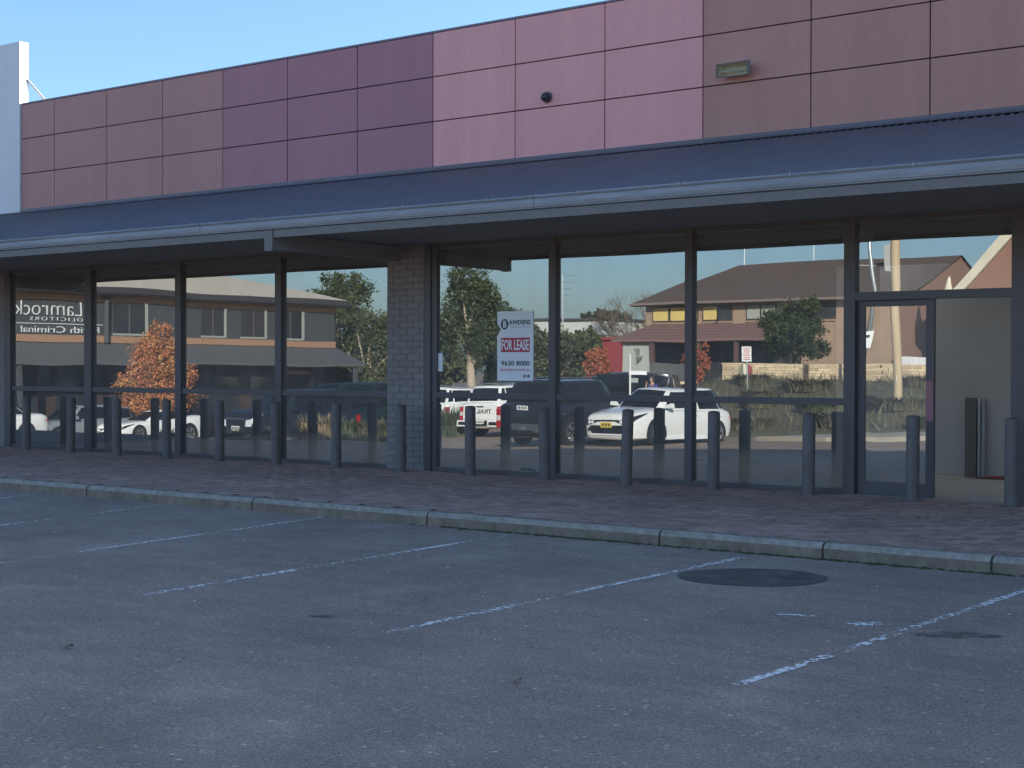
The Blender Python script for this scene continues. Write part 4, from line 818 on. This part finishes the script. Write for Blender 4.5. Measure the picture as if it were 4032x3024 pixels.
# --- church and other far buildings
ch=empty('church',(-22.7,-64,0),0,'brick church gable with cream coping and small finial, reflected above the doors','church')
CX,CY,CE,CA,CW=-22.65,-58.75,5.16,10.6,5.65
P(MB().prism([(CX-CW,CY,-.6),(CX+CW,CY,-.6),(CX+CW,CY,CE),(CX,CY,CA),(CX-CW,CY,CE)],(0,-15,0)),'gable_wall',BRR,ch)
for sgn in (-1,1):
    a=Vector((CX+sgn*(CW+.2),CY+.25,CE-.12)); b=Vector((CX,CY+.25,CA+.08)); d=(b-a).normalized(); nrm=Vector((-d.z,0,d.x)) if sgn<0 else Vector((d.z,0,-d.x))
    P(MB().prism([tuple(a-nrm*.02),tuple(b-nrm*.02),tuple(b+nrm*.42),tuple(a+nrm*.42)],(0,-.45,0)),'coping',CREAM,ch)
    P(MB().add([(CX+sgn*CW,CY-.3,CE),(CX,CY-.3,CA-.05),(CX,CY-15.2,CA-.05),(CX+sgn*CW,CY-15.2,CE)],[(0,1,2,3)]),'roof',TILE,ch)
    x=CX+sgn*(CW+.02); P(MB().box(x-.28,x+.28,CY-.1,CY+.45,CE-.7,CE+.46),'pier_cap',CREAM,ch); P(MB().lathe([(.36,CE+.46),(.31,CE+.58),(.09,CE+1.45),(.02,CE+1.58)],12,'Z',(x,CY+.17,0)),'finial',CREAM,ch)
n=16; P(MB().prism([(CX+1.4*math.cos(PI*k/n),CY+.02,5.9+2.7*math.sin(PI*k/n)) for k in range(n+1)]+[(CX-1.4,CY+.02,3.0),(CX+1.4,CY+.02,3.0)],(0,.10,0)),'arched_window',CREAM,ch)
P(MB().prism([(CX+1.1*math.cos(PI*k/n),CY+.1,5.9+2.35*math.sin(PI*k/n)) for k in range(n+1)]+[(CX-1.1,CY+.1,3.2),(CX+1.1,CY+.1,3.2)],(0,.06,0)),'leadlight',DGLASS,ch)
for x in (-27.6,-25.9): P(MB().tube([(x,CY+.12,.0),(x,CY+.12,4.6)],.07,6),'downpipe',WHITEP,ch)
fc=empty('paling_fence',(-31,-59.5,0),0,'white paling fence behind the parked cars, reflected in the door glass','fence')
for i in range(34): P(MB().box(-31.1+i*.30,-31.1+i*.30+.285,-58.1,-58.05,-.1,2.15+.02*math.sin(i*7)),'paling',WHITEP,fc)
def simple_building(name,label,x0,x1,y0,y1,z0,z1,m,wins=(),roofm=None):
    b=empty(name,((x0+x1)/2,(y0+y1)/2,z0),0,label,'building'); P(MB().box(x0,x1,y0,y1,z0,z1),'wall',m,b)
    P(MB().box(x0-.2,x1+.2,y0-.2,y1+.2,z1,z1+.18),'roof',roofm or GRYR,b)
    for a,c,e,f in wins:
        wn=P(MB().box(a,c,y1,y1+.05,e,f),'window',FRAME,b); P(MB().box(a+.08,c-.08,y1+.05,y1+.06,e+.08,f-.08),'glazing',DGLASS,wn)
    return b
simple_building('red_shop','low red painted shop, reflected behind the orange saplings',-59,-50.2,-72,-62.5,-1.6,3.35,REDW,[(-57.5,-55.5,.2,1.8),(-54.5,-52.5,.2,1.8)],REDW)
simple_building('warehouse','pale metal warehouse far off, reflected left of the bare tree',-70,-61.2,-90,-76,-1,5.2,mat('pale_metal_wall',(.55,.56,.53),rough=.6,var=.05,scale=1),[(-69,-66.5,2.2,3.6)])
simple_building('terrace_flats','cream flats with balconies far off, reflected beside the bare tree',-60.4,-54.5,-92,-80,-1,5.1,CREAM,[(-60,-58.6,2.6,4.2),(-58.2,-56.8,2.6,4.2),(-56.4,-55,2.6,4.2),(-60,-58.6,.4,1.9),(-58.2,-56.8,.4,1.9)])
# low sandstone wall built of blocks
sw=MB(); A_,B_=Vector((-31.2,-39.6)),Vector((-22.5,-46.2)); d=(B_-A_); LL=d.length; d/=LL; nr_=Vector((d.y,-d.x)); nr_=-nr_ if nr_.y<0 else nr_
def wp(s,o,z): q=A_+d*s+nr_*o; return (q.x,q.y,z)
wl=empty('stone_wall',(-27,-43,.8),0,'low curving wall of pale sandstone blocks, reflected below the brick building','wall')
P(MB().prism([wp(0,-.01,.4),wp(LL,-.01,.4),wp(LL,-.38,.4),wp(0,-.38,.4)],(0,0,1.24)),'core',mat('dark_mortar',(.20,.15,.10),rough=.9),wl)
rs=random.Random(9)
for c in range(6):
    s=0
    while s<LL-.1:
        l=rs.uniform(.35,.8); e=min(s+l,LL)-.02; z=.95+c*.12; o=.02+rs.uniform(0,.035)
        P(MB().prism([wp(s,o,z),wp(e,o,z),wp(e,-.02,z),wp(s,-.02,z)],(0,0,.108)),'stone',STONE,wl); s+=l
P(MB().prism([wp(-.05,.06,1.66),wp(LL,.06,1.66),wp(LL,-.44,1.66),wp(-.05,-.44,1.66)],(0,0,.06)),'coping',STONE,wl)
q=wp(1.05,.06,1.38); mk=empty('wall_plaque',q,math.atan2(d.y,d.x)+PI,'round red and cream ball plaque on the sandstone wall, reflected','plaque'); n=20
pm={0:REDW,1:CREAM,2:mat('olive_plaque',(.16,.15,.09),rough=.6)}
for k in range(3):
    a0,a1=-.32+k*.213,-.32+(k+1)*.213; pts=[]
    for j in range(9): x=lerp(a0,a1,j/8); pts.append((x,0,math.sqrt(max(0,.32**2-x*x))))
    for j in range(9): x=lerp(a1,a0,j/8); pts.append((x,0,-math.sqrt(max(0,.32**2-x*x))))
    MB().prism(pts,(0,.04,0)).build('segment',pm[k],mk)
ms=empty('menu_sign',(-32.3,-37.4,.9),math.atan2(d.y,d.x)+PI,'black restaurant sign with white letters left of the sandstone wall, reflected','sign')
MB().box(-.9,.9,-.03,.03,.15,.85).build('board',TRIM,ms); MB().box(-.95,.95,-.05,.05,.0,.12).build('ledge',STONE,ms)
text('lettering','T',.5,WHITE,ms,(.35,.032,.6),(R(90),0,PI),bold=.01); text('lettering','SAT',.2,WHITE,ms,(.45,.032,.27),(R(90),0,PI),spacing=1.6); 
mb=MB().prism([(-.75,.03,.20),(-.1,.03,.20),(-.1,.03,.45),(-.75,.03,.33)],(0,.006,0)).build('panel',PALEW,ms)

# --- poles and signs
pl=empty('power_pole',(-19.7,-30.8,bank_h(-19.7,-30.8)-.1),0,'pale timber power pole on the grass bank, reflected in the doors','pole')
z0=pl.location.z; TIMB=mat('pale_timber_pole',(.52,.40,.25),rough=.8,var=.12,scale=3,stretch=(1,1,.15))
MB().tube([(0,0,0),(0,0,3.5),(0,0,9.5)],[.16,.15,.12],14).build('shaft',TIMB,pl,True,sharp=50); MB().box(-1.2,1.2,-.06,.06,8.4,8.55).build('crossarm',TIMB,pl)
for x in (-1.0,-.5,.5,1.0): MB().lathe([(.03,8.55),(.05,8.62),(.05,8.72),(.02,8.78)],8,'Z',(x,0,0)).build('insulator',GREYINK,pl)
MB().tube([(0,0,6.15),(.5,0,6.2)],.03,6).build('bracket_arm',GALV,pl); MB().tube([(0,.165,.9),(0,.16,1.1)],.02,5).build('number_tag',GALV,pl)
lp=empty('street_lamp',(-23.6,-38.2,bank_h(-23.6,-38.2)-.1),0,'curved steel street lamp with small white sign, reflected in the doors','street lamp')
MB().tube([(0,0,0),(0,0,4.4),(0,0,4.9),(-.10,.02,5.6),(-.45,.08,6.2),(-1.1,.2,6.5)],[.09,.075,.07,.06,.055,.05],10).build('pole',GALV,lp,True); MB().cbox(-1.75,-1.05,.10,.34,6.44,6.58,.04).build('lantern',GALV,lp)
MB().box(-.14,.20,.08,.10,1.35,2.0).build('sign_plate',WHITE,lp); MB().box(-.06,.12,.10,.102,1.75,1.86).build('sign_symbol',BLACKINK,lp)
ps=empty('parking_sign',(-26.5,-33.1,bank_h(-26.5,-33.1)-.05),0,'white sign with red lettering on a thin post above the bank, reflected','sign')
zb=ps.location.z; MB().tube([(0,0,0),(0,0,2.36-zb)],.03,8).build('post',GALV,ps); bo=MB().box(-.21,.21,.03,.045,1.76-zb,2.34-zb).build('plate',WHITE,ps)
for k in range(7): MB().box(-.16+.02*(k%3),.16-.03*(k%2),.045,.047,2.255-zb-k*.072,2.285-zb-k*.072).build('text_line',REDINK,bo)
ss_=empty('street_sign',(-27.9,-27.1,G(-27.9,-27.1)),0,'thin white post with small name blades behind the hatchback, reflected','sign')
MB().tube([(0,0,0),(0,0,2.75)],.035,8).build('post',WHITEP,ss_); MB().box(-.05,.72,-.012,.012,2.0,2.14).build('name_blade',WHITE,ss_); MB().box(-.04,.34,-.012,.012,1.72,1.88).build('plate',PALEW,ss_)
for (x,y,h,lb) in ((-54.5,-61,7.6,'thin television antenna mast far off, reflected left of the bare tree'),(-49.5,-40,7.4,'white flag pole at the end of the office roof, reflected beside brick pier')):
    a=empty('antenna_mast' if h>7.5 else 'flag_pole',(x,y,G(x,y)),0,lb,'mast'); H_=h-a.location.z; MB().tube([(0,0,0),(0,0,H_)],.035 if h>7.5 else .05,6).build('mast',GALV if h>7.5 else WHITEP,a)
    if h>7.5:
        for k in range(6): MB().tube([(-.1-.12*(6-k),0,H_-.1-k*.42),(.1+.12*(6-k),0,H_-.1-k*.42)],.015,4).build('antenna_rod',GALV,a)

# ------------------------------------------------------------------ trees
BARK=mat('grey_brown_bark',(.16,.12,.085),rough=.9,var=.3,scale=8,bump=.6,bscale=20); PALEB=mat('pale_gum_bark',(.42,.34,.25),rough=.85,var=.2,scale=6)
def leafm(n,c): 
    m=mat(n,c,rough=.6,rnd=.45,var=.2,scale=1.2); b=m.node_tree.nodes['Principled BSDF']; b.inputs['Specular IOR Level'].default_value=.3; return m
LDK=leafm('dark_fig_leaf',(.045,.062,.022)); LMD=leafm('olive_leaf',(.075,.085,.035)); LOR=leafm('orange_autumn_leaf',(.40,.150,.062)); LRD=leafm('russet_autumn_leaf',(.33,.09,.04)); LYE=leafm('yellow_orange_leaf',(.46,.235,.09)); LPN=leafm('dark_pine_leaf',(.03,.042,.022))
def crown(name,blobs,n,size,m,parent,seed,flat=.6):
    g=np.random.default_rng(seed); vol=np.array([b[3]*b[4]*b[5] for b in blobs])**(2/3); cnt=(vol/vol.sum()*n).astype(int); C_=[]
    for b,k in zip(blobs,cnt):
        nc=max(6,k//26); d=g.normal(size=(nc,3)); d/=np.linalg.norm(d,axis=1)[:,None]; rr=g.uniform(.55,1.0,(nc,1))**.6*(1+.10*g.normal(size=(nc,1)))
        cc=np.array(b[:3])+d*rr*np.array(b[3:6]); idx=g.integers(0,nc,k); sp=min(b[3:6])*.17
        C_.append(cc[idx]+g.normal(size=(k,3))*sp)
    c=np.concatenate(C_); k=len(c); a=g.normal(size=(k,3)); a/=np.linalg.norm(a,axis=1)[:,None]; b=np.cross(a,g.normal(size=(k,3))); b/=np.linalg.norm(b,axis=1)[:,None]
    s=(size*g.uniform(.6,1.3,(k,1))); a*=s; b*=s*flat
    v=np.stack([c-a,c-b*.8+a*.1,c+a,c+b*.8+a*.1],1).reshape(-1,3)
    me=bpy.data.meshes.new(name); me.vertices.add(4*k); me.vertices.foreach_set('co',v.ravel()); me.loops.add(4*k); me.loops.foreach_set('vertex_index',np.arange(4*k,dtype=np.int32))
    me.polygons.add(k); me.polygons.foreach_set('loop_start',np.arange(0,4*k,4,dtype=np.int32)); me.update(calc_edges=True); me.materials.append(m)
    o=link(name,me,parent); return o
def tree(name,label,x,y,zc,rx,rz,base=None,lm=LDK,n=5200,size=.17,seed=1,trunk=BARK,tr=.22,blobs=None,lm2=None,group='trees reflected in the windows',flat=.6):
    zb=G(x,y) if base is None else base; root=empty(name,(x,y,zb),0,label,'tree',group); r=random.Random(seed); cz=zc-zb
    bl=[(0,0,cz,rx*.62,rx*.62,rz*.66)]
    for k in range(15):
        a=2*PI*k*.382+r.uniform(-.3,.3); e=r.uniform(-.85,1.0); q=math.sqrt(max(.05,1-e*e*.8)); o_=r.uniform(.50,.86); f_=r.uniform(.17,.40); bl.append((rx*o_*q*math.cos(a),rx*o_*q*math.sin(a),cz+rz*o_*e,rx*f_*r.uniform(.85,1.25),rx*f_*r.uniform(.85,1.25),rz*f_*r.uniform(.7,1.0)))
    bl=blobs or bl
    crown('crown',bl,n,size,lm,root,seed,flat)
    if lm2: crown('crown_outer_leaves',[(b[0],b[1],b[2],b[3]*1.04,b[4]*1.04,b[5]*1.04) for b in bl],n//4,size,lm2,root,seed+5,flat)  # second leaf colour scattered slightly further out
    h0=max(.5,cz-rz*.55); MB().tube([(0,0,-.1),(r.gauss(0,.05),r.gauss(0,.05),h0*.5),(r.gauss(0,.1),r.gauss(0,.1),h0),(r.gauss(0,.2),r.gauss(0,.2),cz+rz*.3)],[tr*1.25,tr,tr*.8,tr*.25],10).build('trunk',trunk,root,True)
    for k in range(6):
        a=2*PI*k/6+r.uniform(-.4,.4); MB().tube([(0,0,h0*r.uniform(.7,1)),(rx*.3*math.cos(a),rx*.3*math.sin(a),lerp(h0,cz,.6)),(rx*.65*math.cos(a),rx*.65*math.sin(a),cz+rz*r.uniform(-.1,.5))],[tr*.55,tr*.35,tr*.1],6).build('limb',trunk,root,True)
    return root
tree('orange_tree','orange autumn tree in front of the charcoal office, reflected in left windows',-47.5,-22.4,1.35,1.80,2.1,lm=LOR,lm2=LYE,n=17000,size=.06,seed=3,tr=.09,blobs=[(0,0,1.75,1.4,1.4,1.0),(.2,.1,2.6,1.15,1.15,.9),(-.1,0,3.5,.85,.85,.8),(.1,.1,4.35,.42,.42,.5),(1.1,.4,1.7,.55,.55,.55),(-1.2,.2,1.5,.6,.6,.5),(-.9,.7,2.3,.5,.5,.45),(.9,-.5,2.7,.5,.5,.5),(.5,1.1,1.5,.5,.5,.6),(-.3,-1.2,1.6,.6,.6,.6),(-.6,.3,3.2,.42,.42,.5),(.6,.4,3.6,.38,.38,.45),(0,.9,2.6,.45,.45,.5)])
tree('fig_tree','tall dark evergreen beside the office roof, reflected left of brick pier',-61.0,-46.8,3.6,2.5,3.8,lm=LDK,n=16000,size=.11,seed=4)
tree('fig_tree','paler evergreen next to the brick pier, reflected in the window left of it',-54.3,-42.5,2.5,2.5,3.1,lm=LMD,n=17000,size=.10,seed=5,trunk=PALEB)
tree('fig_tree','big round dark evergreen behind the white utility, reflected right of brick pier',-47.3,-42.6,4.0,2.4,2.6,lm=LDK,n=19000,size=.095,seed=6,trunk=PALEB)
tree('fig_tree','lower spreading evergreen behind the lease sign, reflected right of brick pier',-44.9,-46.8,2.2,2.5,1.9,lm=LMD,n=16000,size=.10,seed=7)
tree('fig_tree','small evergreen between the utility and the lease sign, reflected right of brick pier',-47.5,-46.6,1.7,2.4,2.2,lm=LDK,n=15000,size=.10,seed=17)
tree('street_tree','rounded dark tree in front of the brick building, reflected in right window',-30.4,-45.1,3.25,1.75,1.85,base=G(-30.4,-45.1),lm=LDK,n=15000,size=.085,seed=8,tr=.16)
tree('russet_sapling','russet autumn sapling against the red shop, reflected in middle windows',-35.5,-36.4,1.55,.75,1.25,lm=LRD,lm2=LOR,n=6000,size=.055,seed=9,tr=.05)
tree('russet_sapling','slim russet sapling in front of the brick building, reflected behind the window bar',-33.1,-40.7,1.75,.62,1.15,lm=LRD,n=4500,size=.055,seed=10,tr=.05)
tree('pine_tree','distant dark pine top above the far roofs, reflected left of the bare tree',-71.4,-92,5.7,2.8,1.2,base=0,lm=LPN,n=3000,size=.3,seed=12)
# bare winter tree
bt=empty('bare_tree',(-58.4,-77.5,G(-58.4,-77.5)),0,'leafless winter tree beside the brick building roof, reflected in middle windows','tree','trees reflected in the windows')
rb_=random.Random(2); tw=MB(); lb_=MB()
def grow(p,d,l,r_,k):
    q=p+d*l; (lb_ if k<2 else tw).tube([tuple(p),tuple((p+q)/2+Vector((rb_.gauss(0,.05),rb_.gauss(0,.05),0))*l),tuple(q)],[r_,r_*.85,r_*.65],6 if k<2 else 3,caps=False)
    if k>=6: return
    for j in range(3 if k<5 else 2):
        a=Vector((rb_.gauss(0,1),rb_.gauss(0,1),rb_.gauss(.25,.7))); nd=(d*1.15+a*.55).normalized(); grow(q,nd,l*rb_.uniform(.62,.82),r_*.6,k+1)
for a in range(4): grow(Vector((0,0,2.2)),Vector((math.cos(a*1.6+.3)*.55,math.sin(a*1.6+.3)*.55,.8)).normalized(),2.0,.13,0)
MB().tube([(0,0,-.2),(0,0,2.3)],[.34,.26],10).build('trunk',BARK,bt,True); lb_.build('limbs',BARK,bt,fix=False); tw.build('twigs',BARK,bt,fix=False)['kind']='stuff'
# clipped hedges and far tree line so the street ends in green
for i,(x,y,rx,rz,zc,sd) in enumerate([(-72,-52,4,3,2.2,31),(-80,-60,5,3.5,2.6,32),(-66,-62,4,2.5,1.8,33),(-90,-40,6,4,3,34),(-20,-85,6,4,3,35)]):
    tree('distant_tree','distant rounded tree %s'%['far behind the office roof','far left beyond the street','behind the pale evergreen','beyond the office end wall','behind the church'][i],x,y,zc,rx,rz,lm=LMD,n=2600,size=.32,seed=sd)

# ------------------------------------------------------------------ person in blue on the far island
def skin_mesh(name,pts,edges,parent,m,sub=2,root=0):
    me=bpy.data.meshes.new(name); me.from_pydata([p[:3] for p in pts],edges,[]); me.materials.append(m); o=link(name,me,parent)
    o.modifiers.new('skin','SKIN'); sv=me.skin_vertices[0].data
    for i,p in enumerate(pts): rr=p[3]; sv[i].radius=(rr,p[4] if len(p)>4 else rr); sv[i].use_root=(i==root)
    sb_=o.modifiers.new('sub','SUBSURF'); sb_.levels=sub; sb_.render_levels=sub; return o
SKIN=mat('skin',(.45,.27,.20),rough=.6); BLUES=mat('blue_shirt',(.055,.05,.24),rough=.85); WHITES=mat('white_sleeve',(.75,.74,.72),rough=.85); DENIM=mat('dark_trousers',(.03,.03,.04),rough=.9); HAIR=mat('dark_hair',(.02,.016,.014),rough=.7); SHOE=mat('dark_shoe',(.02,.02,.02),rough=.6)
px,py=-28.1,-29.0
pe=empty('person',(px,py,G(px,py)+.22),R(20),'person in blue holding a phone to the face, reflected above the white hatchback','person')
body=[(0,0,.92,.13,.10),(0,.01,1.15,.13,.09),(0,0,1.36,.15,.095),(0,.01,1.47,.055),(0,.035,1.56,.075,.085),(0,.03,1.66,.078,.09),(0,.02,1.735,.04),
  (-.19,0,1.40,.055),(-.25,.06,1.15,.043),(-.10,.26,1.33,.034),(-.04,.25,1.46,.028),   # raised arm
  (.19,0,1.40,.055),(.24,-.04,1.12,.043),(.26,.05,.90,.034),(.265,.08,.82,.026),
  (-.095,0,.86,.085),(-.10,.02,.48,.058),(-.10,-.02,.10,.042),(-.10,.13,.04,.035),
  (.095,0,.86,.085),(.11,.0,.48,.058),(.12,-.04,.10,.042),(.12,.11,.04,.035)]
ed=[(0,1),(1,2),(2,3),(3,4),(4,5),(5,6),(2,7),(7,8),(8,9),(9,10),(2,11),(11,12),(12,13),(13,14),(0,15),(15,16),(16,17),(17,18),(0,19),(19,20),(20,21),(21,22)]
skin_mesh('body',body,ed,pe,SKIN)
skin_mesh('shirt',[(0,0,.84,.165,.13),(0,.01,1.15,.155,.115),(0,0,1.37,.165,.11),(-.19,0,1.41,.068),(-.245,.05,1.18,.058),(.19,0,1.41,.068),(.24,-.03,1.18,.058)],[(0,1),(1,2),(2,3),(3,4),(2,5),(5,6)],pe,BLUES)
skin_mesh('sleeve',[(-.245,.05,1.18,.056),(-.25,.06,1.15,.052),(-.12,.235,1.31,.043)],[(0,1),(1,2)],pe,WHITES); skin_mesh('sleeve',[(.24,-.03,1.18,.056),(.24,-.04,1.12,.052),(.26,.04,.92,.043)],[(0,1),(1,2)],pe,WHITES)
skin_mesh('trousers',[(0,0,.93,.145,.115),(-.095,0,.84,.098),(-.10,.02,.48,.07),(-.10,-.02,.12,.056),(.095,0,.84,.098),(.11,0,.48,.07),(.12,-.04,.12,.056)],[(0,1),(1,2),(2,3),(0,4),(4,5),(5,6)],pe,DENIM)
MB().lathe([(.02,1.80),(.07,1.775),(.098,1.71),(.104,1.64),(.098,1.56),(.06,1.50)],14,'Z',(0,-.015,0)).build('hair',HAIR,pe,True)
for s in (-1,1):
    MB().cbox(s*.11-.045,s*.11+.045,-.07,.19,-.01,.085,.03).build('shoe',SHOE,pe); MB().lathe([(.006,.118),(.012,.122),(.004,.127)],8,'Y',(s*.032,0,1.63)).build('eye',HAIR,pe)
MB().prism([(-.012,.10,1.60),(.012,.10,1.60),(.014,.135,1.585),(-.014,.135,1.585)],(0,0,.035)).build('nose',SKIN,pe); MB().box(-.025,.025,.105,.116,1.545,1.555).build('mouth',mat('lips',(.35,.13,.11)),pe)
for k in range(5):   # fingers of the raised hand
    a=(k-1.5)*.02; skin_mesh('finger',[(-.04+a,.25,1.47,.011),(-.045+a,.275,1.50+(.01 if k<4 else -.02),.010),(-.04+a,.262,1.535-.008*abs(k-1.5),.009)],[(0,1),(1,2)],pe,SKIN,1)
    skin_mesh('finger',[(.265+a*.8,.08,.81,.011),(.265+a*.8,.10,.77,.010),(.265+a*.8,.095,.735+.006*abs(k-1.5),.009)],[(0,1),(1,2)],pe,SKIN,1)
ph=tag(MB().cbox(-.075,-.005,.225,.237,1.47,1.62,.004).build('phone',DARK),'black phone held to the face of the person in blue','phone'); ph.location=pe.location; ph.rotation_euler=pe.rotation_euler
